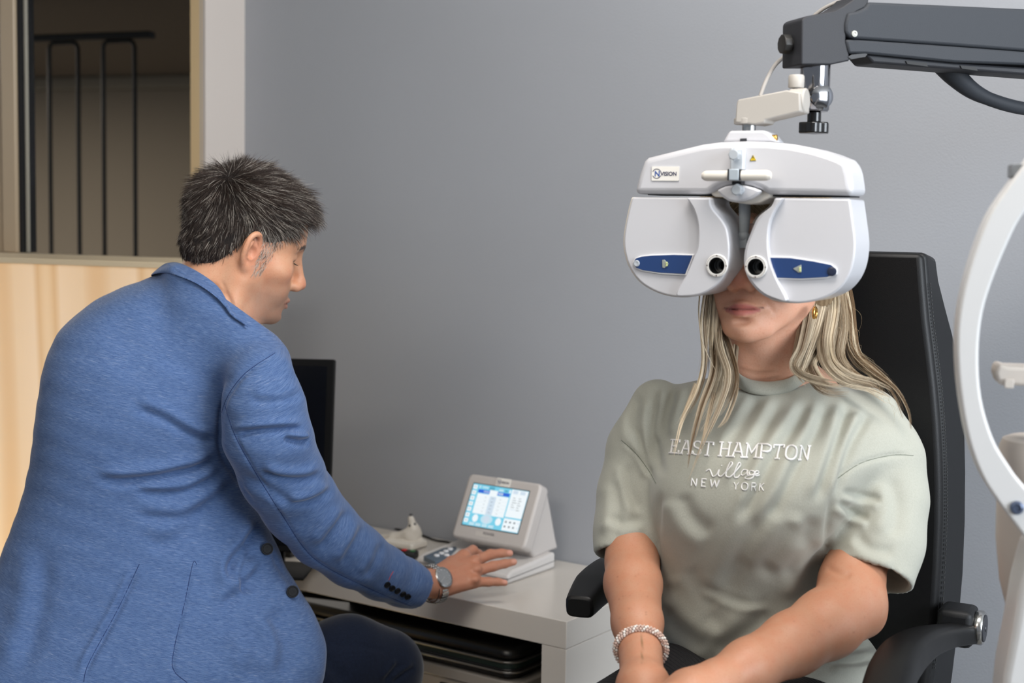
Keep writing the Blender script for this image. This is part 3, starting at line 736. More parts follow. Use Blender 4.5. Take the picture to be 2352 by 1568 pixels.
down = np.array([-.35,0,-1.0])[None]-Nl*(Nl@np.array([-.35,0,-1.0]))[:,None]
fwd = np.array([1.0,-.15,.05])[None]-Nl*(Nl@np.array([1.0,-.15,.05]))[:,None]
side = np.clip((.075-L[:,2])/.05,0,1)[:,None]; top = 1-side
dirv = d+sw+down*side*1.1+fwd*top*.7*np.clip((L[:,:1]+.05)/.05,0,1)
dirv += RNG.normal(0,1,(n,3))*np.exp(-(r/.014)**2)*.8
dirv /= np.linalg.norm(dirv,axis=1,keepdims=True)
z,x = L[:,2],L[:,0]
length = np.interp(z,[-.07,-.02,.03,.07,.10],[.012,.020,.024,.034,.040])*np.interp(x,[.0,.03,.06,.09],[1,1,1.1,1.25])*RNG.uniform(.7,1.15,n)
length = np.where((x>.012)&(z<.05),.015*RNG.uniform(.6,1.2,n),length); length = np.where((x>.012)&(z<.0),.008,length)
lift = np.interp(z,[0,.05,.10],[.25,.32,.50])+.12*np.exp(-(r[:,0]/.028)**2)+np.where((x>.055)&(z>.075),.35,0)
# clumping
cl = RNG.integers(0,n,900); 
near_i = np.empty(n,int)
for i in range(0,n,1000): near_i[i:i+1000] = cl[np.argmin(((L[i:i+1000,None]-L[None,cl])**2).sum(2),1)]
K = 6; Sx = np.zeros((n,K,3)); jit = RNG.normal(0,.20,(n,3)); cj = RNG.normal(0,.18,(n,3))[near_i]
for k in range(K):
    t = k/(K-1); dv = dirv*(1)+Nl*(lift*(1-.75*t))[:,None]+jit*.8*t+cj*(.5+.5*t)
    dv /= np.linalg.norm(dv,axis=1,keepdims=True)
    Sx[:,k] = (Sx[:,k-1]+dv*(length/(K-1))[:,None]) if k else L-Nl*.002
gray = np.clip(.17+.8*np.clip((.075-z)/.05,0,1)*np.clip((x+.045)/.05,0,1)+.5*np.clip((x-.065)/.02,0,1),0,.92)
isg = RNG.random(n)<gray*.75; base = np.array(lin((56,46,41))[:3]); gc = np.array(lin((202,193,182))[:3])
Ck = base[None]*RNG.uniform(.6,1.5,(n,1)); Cg = gc[None]*RNG.uniform(.45,.85,(n,1)); Ch = np.where(isg[:,None],Cg,Ck)
strands('hair_strands', MH(Sx.reshape(-1,3)).reshape(n,K,3), np.where(length<.014,.00021,.00030), Ch, hair_mat, cap)
ns = 1500; P,Nn = scalp_samples(MV,MQ,lambda c: (lambda l: (l[:,0]>.010)&(l[:,0]<.040-.25*np.clip(.02-l[:,2],0,.05))&(l[:,2]<.055)&(l[:,2]>-.036)&(np.abs(l[:,1])>.045)&(np.abs(l[:,1])<.0765))(MH.inv(c)),ns)
Ls = MH.inv(P); Nls = Nn@MH.R; dn_ = np.array([-.25,0,-1.0])+RNG.normal(0,.25,(ns,3)); O = np.zeros((ns,4,3))
for k in range(4):
    t_ = dn_-Nls*(dn_*Nls).sum(1,keepdims=True)*.8; t_ /= np.linalg.norm(t_,axis=1,keepdims=True); O[:,k] = (O[:,k-1]+t_*.0034*RNG.uniform(.7,1.2,(ns,1)) if k else Ls)
strands('sideburn', MH(O.reshape(-1,3)).reshape(ns,4,3), np.full(ns,.00024), np.where(RNG.random((ns,1))<.72,gc[None]*RNG.uniform(.6,1,(ns,1)),base[None]), hair_mat, cap)
# brow hairs and lashes
for s_ in (-1,1):
    bp = []
    for i in range(260):
        y = RNG.uniform(.013,.047); zz = .0275+.004*math.sin((y-.014)/.03*3.0)+RNG.normal(0,.0018); xx = .0925-(y/.047)**2*.016
        p0 = np.array([xx,s_*y,zz]); bp.append([p0+np.array([.0005*k,s_*.0022*k,.0006*k-.0003*k*k]) for k in range(4)])
    strands('eyebrow', MH(np.array(bp).reshape(-1,3)).reshape(-1,4,3), np.full(len(bp),.00030), np.repeat(base[None],len(bp),0), hair_mat, man)
for sg_ in (1,-1):
  la = []
  for i in range(70):
    y_ = -RNG.uniform(.019,.046); p0 = np.array([.0845-(abs(y_)-.02)**2*9,y_,-.0005]); la.append([p0+np.array([.0024*k,-.0009*k,-.0012*k+.0002*k*k]) for k in range(4)])
    la[-1] = [q_*np.array([1,sg_,1]) for q_ in la[-1]]
  strands('eyelashes', MH(np.array(la).reshape(-1,3)).reshape(-1,4,3), np.full(len(la),.00022), np.repeat(base[None]*.4,len(la),0), hair_mat, man)

# wristwatch with steel bracelet, and a leather cord beside it
steel = pm('brushed_steel',(190,190,188),.22,1); dial_m = pm('grey_dial',(26,28,34),.5); glass_m, nt, b = new_mat('watch_crystal')
b.inputs['Roughness'].default_value = .02; b.inputs['Transmission Weight'].default_value = 1
wc = W(996,1340,2.748); wx = W(1066,1310,2.80)-W(955,1343,2.70); wx /= np.linalg.norm(wx)
fc = W(1008,1328,2.715); up = fc-(wc+wx*((fc-wc)@wx)); up /= np.linalg.norm(up); sd_ = np.cross(wx,up)
wt = empty('wristwatch', wc, 0); wt.parent = man; wt['label'] = 'steel wristwatch with a grey dial'
bpy.context.view_layer.update()
bm = bmesh.new(); cN = up; c0 = wc+up*.0315
lathe(bm,[(.016,-.006),(.0195,-.004),(.0208,0),(.0205,.003),(.0178,.0042),(.0172,.0030)],c0,cN,40); lathe(bm,[(.0025,0),(.0030,.001),(.0030,.004),(.001,.0045)],c0-wx*.0205-up*.0005,-wx,14)
obj('watch_case',bm,steel,wt,local='world')
bm = bmesh.new(); lathe(bm,[(.0172,.0020),(.0005,.0021)],c0,cN,40); obj('watch_dial',bm,dial_m,wt,local='world')
bm = bmesh.new()
for k in range(12):
    a = k*math.pi/6; e1 = wx*math.cos(a)+sd_*math.sin(a); p = c0+e1*.0145+cN*.0026
    tube(bm,[p-e1*.0016,p+e1*.0016],.0005,6)
for a,l in ((.9,.009),(2.6,.013)):
    e1 = wx*math.cos(a)+sd_*math.sin(a); tube(bm,[c0+cN*.0028,c0+cN*.0028+e1*l],.0005,6)
for a in (0,2.1,4.2):
    e1 = wx*math.cos(a)+sd_*math.sin(a); lathe(bm,[(.0036,.0023),(.0040,.0026),(.0036,.0027)],c0+e1*.0075,cN,20,cap=False)
obj('watch_hands',bm,pm('silver_marks',(205,205,205),.3,.6),wt,local='world')
ra, rb = .0375, .0300
for k in range(26):
    a = math.radians(38+k*284/25); e = up*math.cos(a)*rb+sd_*math.sin(a)*ra; tdir = -up*math.sin(a)*rb+sd_*math.cos(a)*ra; tdir /= np.linalg.norm(tdir); nn = np.cross(tdir,wx)
    if nn@e<0: nn = -nn
    bm = bmesh.new()
    for off,wd in ((-.0062,.0026),(0,.0034),(.0062,.0026)):
        c = wc+e+wx*off; M_ = np.stack([wx*wd,tdir*.0027,nn*.0014],1)
        vv = bx(bm,(-1,-1,-1),(1,1,1))
        for v in vv: v.co = Vector(c+M_@np.array(v.co))
    obj('bracelet_link',bm,steel,wt,bevel=.0005,seg=1,local='world')
bm = bmesh.new(); cc = wc-wx*.016
tube(bm,[cc+up*math.cos(a)*.0295+sd_*math.sin(a)*.034 for a in np.linspace(0,2*math.pi,40)],.0011,8); o = obj('cord_bracelet',bm,pm('brown_cord',(70,52,42),.8),man,local='world')
# ------------------------------------------------------------------ the woman
WYAW = -90+math.degrees(WOM)
WH = HF(head_rot(WYAW,-7,3), (0,0,0), .99)
WH.t = W(1697,668,1.945)-WH.R@np.array([.109,0,-.050])*WH.s
def woman_solid():
    S = Solid(); add_head(S, WH, False, .2)
    nb = W(1765,872,2.10)
    S.cone(WH((-.030,0,-.045)), nb, .052, .050, .03); S.cone(WH((.0,0,-.055)), W(1754,868,2.085), .042, .042, .03)
    S.cone(WH((.0,-.05,-.045)), W(1712,880,2.06), .014,.016,.02); S.cone(WH((.0,.05,-.045)), W(1812,868,2.05), .014,.016,.02)
    S.cone(W(1700,905,2.12),W(1850,905,2.10),.045,.045,.03)                       # root of the neck
    S.cone(W(1560,945,2.16),W(1985,955,2.08),.035,.035,.03)
    S.chain([W(1765,960,2.14),W(1740,1250,2.16),W(1720,1500,2.18)],[.075,.08,.08],.04)
    # legs
    for a,b in ((W(1640,1665,2.12),W(1400,1780,1.72)),(W(1850,1670,2.08),W(1640,1830,1.66))):
        S.cone(a,b,.065,.05,.03); S.chain([b,np.array([b[0]+.03,b[1]-.02,.45]),np.array([b[0]+.06,b[1]+.06,.08])],[.05,.05,.035],.03)
        S.cone(np.array([b[0]+.06,b[1]+.06,.05]),np.array([b[0]-.02,b[1]-.10,.035]),.035,.028,.03)
    # arms: her right arm hangs straight down, her left forearm lies across the lap
    S.chain([W(1500,950,2.16),W(1446,1180,2.12),W(1452,1290,2.07),W(1454,1340,2.03),W(1464,1430,1.95),W(1471,1500,1.895),W(1473,1530,1.87)],
            [.040,.036,.0375,.0400,.0340,.0265,.0255],.012)
    S.chain([W(2010,1000,2.06),W(1978,1250,2.02),W(1955,1340,1.98),W(1948,1388,1.95)],[.042,.043,.043,.0435],.015)
    S.chain([W(1958,1388,1.95),W(1900,1432,1.91),W(1820,1478,1.87),W(1720,1530,1.82),W(1640,1572,1.785)],[.0470,.0450,.0400,.0335,.028],.015)
    S.ell(W(1984,1416,1.965),(.024,.026,.022),None,.02)
    # hands folded on the lap: palm, four fingers and a thumb each, mostly below the frame
    S.chain([W(1473,1530,1.87),W(1478,1580,1.83),W(1490,1625,1.80)],[.026,.034,.033],.012)
    for i,(x,dx) in enumerate(((1455,28),(1478,34),(1500,40),(1520,46))):
        add_finger(S,[(x,1632,1.80-.004*i),(x+dx*.5,1680,1.785),(x+dx,1722,1.785),(x+dx*1.3,1752,1.80)],[.0098,.0092,.0085,.007])
    add_finger(S,[(1500,1575,1.83),(1535,1612,1.80),(1556,1650,1.79)],[.013,.0105,.008])
    S.chain([W(1640,1572,1.785),W(1590,1600,1.77),W(1545,1628,1.755)],[.028,.034,.032],.012)
    for i,(x,y) in enumerate(((1512,1612),(1516,1640),(1524,1666),(1538,1690))):
        add_finger(S,[(x+18,y,1.75),(x-22,y+22,1.745),(x-52,y+46,1.75),(x-66,y+66,1.765)],[.0095,.0090,.0082,.0068])
    add_finger(S,[(1575,1585,1.76),(1535,1590,1.745),(1502,1602,1.745)],[.0125,.010,.0078])
    return S
def woman_tint(V, C):
    p = PX(V); rng = np.random.default_rng(3)
    m = (p[:,1]>1000).astype(float)[:,None]; C = C*(1-m)+np.array(lin((186,136,108))[:3])*m
    for _ in range(46):                                     # freckles and moles of the arms
        x,y = ((rng.uniform(1395,1515),rng.uniform(1290,1450)) if rng.random()<.4 else (rng.uniform(1700,2010),rng.uniform(1310,1500)))
        r = rng.uniform(1.0,1.9); d = np.hypot(p[:,0]-x,p[:,1]-y); mm = (np.exp(-(d/r)**2)*.5)[:,None]; C = C*(1-mm)+np.array(lin((130,78,56))[:3])*mm
    d,s_,f_ = seg_dist(p,np.array([(1474,1442),(1475,1522)])); mm = (np.exp(-(d/1.5)**2)*.8*(p[:,1]<1600))[:,None]; C = C*(1-mm)+np.array(lin((112,92,58))[:3])*mm
    return C
w_lines = [([(1690,838),(1740,850),(1790,846)],4,-.0008,'s'),([(1700,862),(1750,868),(1800,858)],4,-.0008,'s'),([(1752,690),(1772,706),(1778,724)],5,.0012,'v'),
    ([(1895,1300),(1930,1318),(1960,1322)],8,.002,'v'),([(1660,700),(1655,712)],4,.0008,'v')]
woman,WV,WQ = build_body('person', woman_solid(), WH, SKIN_W, False, .0024,
    'blonde woman in a pale green T-shirt sitting in the black chair', woman_tint, w_lines)
wbvh = bvh_of(WV,WQ)

# T-shirt
def tee_solid():
    S = Solid()
    T = [(862,1688,1858,2.10,.060,-8),(885,1585,1950,2.11,.082,-14),(915,1515,2018,2.115,.100,-20),(960,1474,2060,2.12,.118,-24),(1020,1462,2062,2.12,.130,-26),(1100,1488,1985,2.12,.140,-26),
         (1170,1500,1920,2.12,.142,-26),(1250,1503,1905,2.125,.142,-26),(1330,1508,1905,2.13,.144,-26),(1400,1512,1935,2.135,.148,-26),(1450,1522,1975,2.14,.150,-26),
         (1490,1540,2008,2.14,.152,-26),(1540,1560,2030,2.14,.154,-26),(1590,1570,2050,2.14,.150,-26)]
    S.loft([ringpx(*(t+(2.3,))) for t in T], .02)
    S.ell(W(1655,1130,2.02),(.075,.055,.075),None,.09); S.ell(W(1795,1130,1.985),(.075,.055,.075),None,.09)
    # sleeves
    a = [W(1512,935,2.155),W(1476,1030,2.15),W(1456,1130,2.135),W(1444,1215,2.115),W(1439,1277,2.095)]
    b = [W(1990,970,2.075),W(2022,1060,2.06),W(2022,1150,2.045),W(2012,1240,2.025),W(1992,1322,2.00)]
    for c,rr_,r in ((a,[.042,.050,.051,.0485,.0475],.0410),(b,[.052,.060,.064,.0640,.0645],.0575)):
        G = Solid(); G.chain(c,rr_,.02); d = c[-1]-c[-3]; d /= np.linalg.norm(d)
        if c is b: d = d+np.array([-.10,0,-.02]); d /= np.linalg.norm(d)
        G.plane(c[-1],d,.002); G.cone(c[-1]-d*.05,c[-1]+d*.06,r,r,.002,'s'); S.group(G,.02)
    # neck opening
    A_,B_,C_ = W(1690,866,2.09),W(1858,854,2.09),W(1770,901,2.03); n_ = np.cross(B_-A_,C_-A_); n_ *= np.sign(n_[2]); S.plane(A_,n_,.003)
    return S
ts = tee_solid(); TV,TQ = ts.mesh(.0034); TV = relax(TV,TQ,2,.5)
tf = [
 # drag lines from the shoulders to the chest and across to the left
 ([(1800,905),(1760,980),(1715,1060),(1680,1130)],13,.004,'s'),([(1860,905),(1830,970),(1770,1060),(1730,1140),(1690,1210)],14,.0055,'s'),
 ([(1905,905),(1880,980),(1830,1070),(1790,1150),(1740,1220)],15,.006,'s'),([(1950,915),(1930,990),(1900,1080),(1870,1160)],13,.006,'s'),
 ([(2000,940),(1960,1010),(1935,1080),(1918,1150)],12,.006,'s'),([(1745,905),(1700,980),(1660,1040)],13,.003,'s'),
 ([(1512,905),(1500,970),(1505,1040),(1520,1100)],12,.006,'s'),([(1550,890),(1530,950),(1525,1020)],12,.005,'s'),([(1590,880),(1570,950),(1560,1010)],12,.003,'s'),
 ([(1462,975),(1480,1040),(1500,1100)],10,.005,'s'),([(1470,900),(1452,980),(1470,1040)],12,.003,'s'),
 ([(1520,1120),(1510,1180),(1508,1280),(1512,1380)],9,.005,'v'),([(1914,1130),(1905,1200),(1898,1300),(1892,1350)],9,.006,'v'),
 ([(1560,1130),(1590,1190),(1640,1230)],20,.004,'s'),([(1870,1180),(1845,1260),(1800,1340)],24,.006,'s'),([(1830,1190),(1790,1260),(1740,1330)],26,.004,'s'),
 ([(1750,1180),(1700,1280),(1660,1380)],26,.004,'s'),([(1880,1240),(1860,1330),(1820,1400)],22,.005,'s'),
 ([(1530,1330),(1600,1400),(1680,1450)],26,.004,'s'),([(1520,1390),(1560,1440),(1640,1490)],24,.004,'s'),([(1600,1340),(1700,1380),(1780,1380)],10,.002,'s'),
 ([(1580,1300),(1610,1360),(1650,1400)],22,.003,'s'),([(1780,1400),(1720,1450),(1640,1500)],26,.005,'s'),
 # sleeves
 ([(1427,1010),(1460,1040),(1490,1080),(1508,1112)],5,.003,'v'),([(1922,1098),(1980,1062),(2050,1045),(2098,1046)],5,.003,'v'),
 ([(1930,1130),(1980,1140),(2030,1150)],10,.004,'s'),([(1925,1150),(1960,1180),(2000,1190)],10,.005,'s'),([(1440,1060),(1445,1120),(1470,1180)],12,.003,'s'),
 ([(1400,1180),(1430,1200),(1480,1190)],12,.003,'s'),([(1960,1220),(2000,1260),(2060,1270)],14,.003,'s'),([(2040,1090),(2060,1160),(2050,1240)],20,.004,'s'),
 ([(1415,1100),(1420,1170),(1405,1240)],14,.003,'s'),([(1374,1252),(1440,1262),(1510,1270)],2.5,.0008,'v'),([(1900,1266),(1990,1300),(2090,1338)],2.5,.0008,'v'),
 # lower right of the shirt, piled against the chair
 ([(1900,1440),(1960,1450),(2010,1460)],10,.005,'s'),([(1890,1490),(1950,1490),(2020,1480)],12,.007,'s'),([(1900,1520),(1960,1520),(2010,1510)],10,.006,'s'),
]
TV = folds(TV,TQ,[(p_,w_,a_*(1.2 if k_=='s' else 1.0),k_) for p_,w_,a_,k_ in tf])
N_ = vnormals(TV,TQ); wr = np.sin(TV[:,0]*27+TV[:,2]*35+np.sin(TV[:,0]*50)*1.5)*np.sin(TV[:,2]*51-TV[:,0]*44)*.0008
TV = TV+N_*wr[:,None]
me = np_mesh(TV,TQ); fill_pinholes(me)
at = me.attributes.new('weave','FLOAT_VECTOR','POINT'); at.data.foreach_set('vector', TV.astype(np.float32).ravel())
tee_mat = cloth_slub('pale_green_jersey',(164,164,152),(173,173,162),(181,181,171),320,950,.85)
tee = link('t_shirt',me,tee_mat,woman,True,'world'); tee['label'] = 'pale sage green T-shirt with white embroidered lettering'
tbvh = bvh_of(TV,TQ); tseam = pm('sage_thread',(120,124,112),.9)
seam_line('sleeve_seam',[(1427,1010),(1460,1040),(1490,1080),(1507,1110)],tbvh,tseam,tee)
seam_line('sleeve_seam',[(1924,1098),(1980,1062),(2050,1045),(2098,1046)],tbvh,tseam,tee)
# neckband
nbp = [(1686,872),(1698,891),(1727,904),(1770,908),(1813,900),(1845,880),(1862,860)]
nbi = [(1692,850),(1704,862),(1730,873),(1768,876),(1806,870),(1832,856),(1846,842)]
o_ = [2.09,2.06,2.035,2.02,2.02,2.035,2.06]
outer = drape(nbp,tbvh,o_,.002); inner = drape(nbi,wbvh,[2.09,2.065,2.045,2.035,2.03,2.04,2.06],.004)
def rnd_row(a,b,t,l): return [(p*(1-t)+q*t)+(W(1770,880,1.0)-W(1770,880,1.01))*l for p,q in zip(a,b)]
sheet('neckband',[outer,rnd_row(outer,inner,.15,.45),rnd_row(outer,inner,.5,.55),rnd_row(outer,inner,.9,.35),inner],tee_mat,tee,.0018)
# embroidery: letters laid over the cloth
thread = pm('white_thread',(226,224,222),.55)
def text_curves(body, font_shear=0):
    cu = bpy.data.curves.new('t','FONT'); cu.body = body; cu.size = 1; cu.resolution_u = 3; cu.shear = font_shear
    o = bpy.data.objects.new('t',cu); COL.objects.link(o); bpy.context.view_layer.update()
    m_ = bpy.data.meshes.new_from_object(o.evaluated_get(bpy.context.evaluated_depsgraph_get())); bpy.data.objects.remove(o)
    return m_
def stroke_letters():
    """block letters with slab serifs as centre-line strokes in a unit cell (0..1, y up)"""
    s = .16
    def sf(x,y,w_=.16): return [(x-w_,y),(x+w_,y)]
    L = {
     'E':[[(.2,0),(.2,1)],[(.02,1),(.85,1),(.85,.8)],[(.02,0),(.88,0),(.88,.22)],[(.2,.52),(.6,.52)],[(.6,.4),(.6,.64)]],
     'A':[[(.14,0),(.45,1),(.56,1),(.88,0)],[(.28,.36),(.74,.36)],sf(.14,0),sf(.88,0),[(.3,1),(.56,1)]],
     'S':[[(.84,.76),(.84,.98)],[(.84,.82),(.7,.97),(.42,1),(.2,.9),(.17,.72),(.32,.57),(.66,.47),(.86,.32),(.84,.12),(.62,.0),(.34,.02),(.15,.18)],[(.15,.02),(.15,.26)]],
     'T':[[(.5,0),(.5,1)],[(.06,.78),(.06,1),(.94,1),(.94,.78)],sf(.5,0,.2)],
     'H':[[(.2,0),(.2,1)],[(.82,0),(.82,1)],[(.2,.52),(.82,.52)],sf(.2,0),sf(.2,1),sf(.82,0),sf(.82,1)],
     'M':[[(.14,0),(.14,1),(.5,.3),(.87,1),(.87,0)],sf(.14,0,.13),sf(.87,0,.13),[(.0,1),(.14,1)],[(.87,1),(1.0,1)]],
     'P':[[(.2,0),(.2,1)],[(.04,1),(.62,1),(.84,.9),(.88,.74),(.82,.58),(.62,.48),(.2,.48)],sf(.2,0,.18)],
     'O':[[(.5,1),(.26,.92),(.13,.7),(.12,.3),(.26,.08),(.5,0),(.74,.08),(.88,.3),(.87,.7),(.74,.92),(.5,1)]],
     'N':[[(.18,0),(.18,1),(.82,0),(.82,1)],sf(.18,0,.15),[(.03,1),(.18,1)],sf(.82,1,.15)],
     'n':[[(.18,0),(.18,1),(.82,0),(.82,1)]],'e':[[(.8,1),(.2,1),(.2,0),(.8,0)],[(.2,.5),(.65,.5)]],'w':[[(.02,1),(.25,0),(.5,.9),(.75,0),(.98,1)]],
     'y':[[(.1,1),(.5,.48),(.9,1)],[(.5,.48),(.5,0)]],'o':[[(.5,1),(.2,.85),(.1,.5),(.2,.15),(.5,0),(.8,.15),(.9,.5),(.8,.85),(.5,1)]],
     'r':[[(.2,0),(.2,1),(.65,1),(.82,.78),(.65,.52),(.2,.5)],[(.55,.5),(.82,0)]],'k':[[(.2,0),(.2,1)],[(.8,1),(.2,.42)],[(.38,.6),(.82,0)]]}
    return L
SL = stroke_letters()
def stitch(bm, P, r): 
    if len(P)>1: tube(bm,P,r,6,flat=(1,1))
def word_px(bm, word, cells, r):
    """cells: (x0,y0 bottom-left),(x1,y1 bottom-right),(height px), slant"""
    for ch,(bl,br,hh,sl) in zip(word,cells):
        for st in SL[ch]:
            pts = []
            if ch in 'OSo' and len(st)>4: st = smooth_poly(st,3,False)
            for u,v in st: pts.append((bl[0]+(br[0]-bl[0])*u+sl*v*hh, bl[1]+(br[1]-bl[1])*u-v*hh))
            seg = []
            for a,b in zip(pts[:-1],pts[1:]):
                n_ = max(2,int(math.hypot(b[0]-a[0],b[1]-a[1])/4)); seg += [(a[0]+(b[0]-a[0])*t,a[1]+(b[1]-a[1])*t) for t in np.linspace(0,1,n_,endpoint=False)]
            seg.append(pts[-1]); P = []
            for q in seg:
                h_ = cast(tbvh,q[0],q[1],.0006)
                if h_: P.append(h_[0])
            stitch(bm,P,r)
def cellrow(x0,y0,x1,y1,h0,h1,widths,gap,sl):
    tot = sum(widths)+gap*(len(widths)-1); out = []; c = 0
    for w_ in widths:
        a = c/tot; b = (c+w_)/tot; out.append(((x0+(x1-x0)*a,y0+(y1-y0)*a),(x0+(x1-x0)*b,y0+(y1-y0)*b),h0+(h1-h0)*(a+b)/2,sl)); c += w_+gap
    return out
bm = bmesh.new(); word_px(bm,'EAST',cellrow(1537,1040,1636,1047,30,30,[1,1,1,1],.02,.16),.0014)
word_px(bm,'HAMPTON',cellrow(1648,1047,1860,1057,31,32,[1,1,1.05,1,.95,1,1],.02,.14),.0014)
word_px(bm,'new',cellrow(1585,1115,1651,1119,17,17,[1,.95,1.2],.34,.10),.0010); word_px(bm,'york',cellrow(1682,1124,1757,1127,17,17,[1,1.05,1,1],.22,.10),.0008)
vil = [[(1622,1082),(1630,1078),(1634,1086),(1638,1094),(1646,1090),(1652,1078)],[(1652,1078),(1650,1090),(1656,1094),(1664,1088)],[(1664,1088),(1682,1066),(1678,1062),(1670,1078),(1668,1092),(1676,1095),(1684,1088)],
       [(1684,1088),(1700,1068),(1696,1063),(1688,1080),(1686,1094),(1694,1096),(1700,1090)],[(1717,1080),(1708,1079),(1702,1087),(1707,1092),(1715,1086),(1718,1080),(1717,1090),(1722,1091)],
       [(1733,1083),(1725,1081),(1721,1087),(1726,1091),(1732,1087),(1733,1083),(1730,1094),(1721,1100),(1712,1098),(1718,1093),(1731,1090)],[(1731,1090),(1740,1087),(1742,1083),(1737,1081),(1733,1087),(1736,1092),(1744,1090)]]
for st in vil:
    P = []
    for q in smooth_poly(st,6,False):
        h_ = cast(tbvh,q[0],q[1],.0005)
        if h_: P.append(h_[0])
    stitch(bm,P,.00095)
stitch(bm,[cast(tbvh,1657,1070,.0005)[0],cast(tbvh,1659,1068,.0005)[0]],.0009)
o = obj('embroidery',bm,thread,tee,local='world')

# ribbed black trousers of the woman
S = Solid()
ra_,rb_ = (W(1640,1655,2.10),W(1400,1785,1.72)),(W(1860,1660,2.08),W(1640,1835,1.66))
S.cone(ra_[0],ra_[1],.092,.068,.03); S.cone(rb_[0],rb_[1],.092,.068,.03); S.ell(W(1770,1590,2.16),(.17,.13,.09),None,.04)
S.cone(W(1545,1575,2.06),W(1400,1660,1.95),.060,.055,.05)
for _,b in (ra_,rb_): S.chain([b,np.array([b[0]+.03,b[1]-.02,.45]),np.array([b[0]+.06,b[1]+.06,.14])],[.068,.066,.055],.03)
V,Q = S.mesh(.0045); me = np_mesh(V,Q)
m,nt,b = new_mat('black_ribbed_knit'); b.inputs['Base Color'].default_value = lin((24,23,26)); b.inputs['Roughness'].default_value = .8
tc = nt.nodes.new('ShaderNodeTexCoord'); wv = nt.nodes.new('ShaderNodeTexWave'); wv.inputs['Scale'].default_value = 42; wv.bands_direction = 'X'; wv.inputs['Distortion'].default_value = .3
mp = nt.nodes.new('ShaderNodeMapping'); mp.inputs['Rotation'].default_value = (0,0,math.radians(-35)); nt.links.new(tc.outputs['Object'],mp.inputs[0]); nt.links.new(mp.outputs[0],wv.inputs[0])
bp = nt.nodes.new('ShaderNodeBump'); bp.inputs['Distance'].default_value = .004; nt.links.new(wv.outputs['Fac'],bp.inputs['Height']); nt.links.new(bp.outputs[0],b.inputs['Normal'])
link('ribbed_trousers',me,m,woman,True,'world')
for _,b_ in (ra_,rb_):
    f0 = np.array([b_[0]+.06,b_[1]+.07,.05]); S = Solid(); S.chain([f0,f0+[-.05,-.10,0],f0+[-.09,-.17,-.012]],[.045,.045,.034],.03); S.plane((0,0,.004),(0,0,-1))
    V,Q = S.mesh(.006); link('shoe',np_mesh(V,Q),pm('white_leather',(200,200,198),.5),woman,True,'world')

# bracelet of twisted beads, earring
bc = W(1472,1490,1.900); ax = W(1471,1530,1.87)-W(1468,1450,1.93); ax /= np.linalg.norm(ax); ax = ax+np.array([0,-.35,.12]); ax /= np.linalg.norm(ax)
e1 = np.cross(ax,[0,1,0]); e1 /= np.linalg.norm(e1); e2 = np.cross(ax,e1)
bead1 = pm('rose_beads',(206,178,164),.35); bead2 = pm('white_beads',(232,226,218),.3)
br = empty('bead_bracelet', bc); br.parent = woman; br['label'] = 'twisted bracelet of rose and white beads'; bpy.context.view_layer.update()
for wi,(mt,ph) in enumerate(((bead1,0),(bead2,2.09),(bead1,4.18))):
    bm = bmesh.new(); nb_ = 96
    for i in range(nb_):
        a = 2*math.pi*i/nb_; tw = a*15+ph; rad_ = np.cos(a)*e1*.0335+np.sin(a)*e2*.0315; rn = rad_/np.linalg.norm(rad_)
        c = bc+rad_+rn*.0030*math.cos(tw)+ax*.0030*math.sin(tw)
        bmesh.ops.create_icosphere(bm,subdivisions=1,radius=.0021,matrix=Matrix.Translation(c))
    obj('bead_strand',bm,mt,br,local='world')
gold = pm('gold',(214,170,96),.2,1)
bm = bmesh.new(); ep = W(1872,712,1.985); lobe = ep
tube(bm,[ep+np.array([.0065*math.sin(a)*.5,.006*math.sin(a),-.0075*math.cos(a)-.004]) for a in np.linspace(.5,5.8,24)],.0022,10); obj('hoop_earring',bm,gold,woman,local='world')

# long blonde hair: locks that fall from the parting behind the ears over the shoulders
S = Solid()
S.ell(WH((-.020,0,.050)),np.array((.104,.084,.098)),WH.R,.01); S.ell(WH((.030,0,.066)),np.array((.060,.070,.060)),WH.R,.03)
for y in (-1,1): S.chain([WH((-.012,y*.070,.03)),WH((-.030,y*.074,-.03)),WH((-.034,y*.070,-.050))],[.022,.023,.018],.02)
S.chain([WH((-.06,0,-.01)),WH((-.07,0,-.10)),WH((-.085,0,-.16))],[.06,.05,.045],.04)
S.ell(WH((.082,0,-.010)),np.array((.05,.060,.062)),WH.R,.01,'s')
V,Q = S.mesh(.004); 
me = np_mesh(V,Q); rr = np.random.default_rng(1); Lh = WH.inv(V); sn = .5+.5*np.sin(Lh[:,1]*900+np.sin(Lh[:,0]*120)*3)
hc0,hc1 = np.array(lin((120,98,72))[:3]),np.array(lin((168,146,116))[:3]); set_col(me,hc0+(hc1-hc0)*sn[:,None]*.7)
whair = link('hair',me,hair_mat,woman,True,'world'); whair['label'] = 'long straight blonde hair over both shoulders'
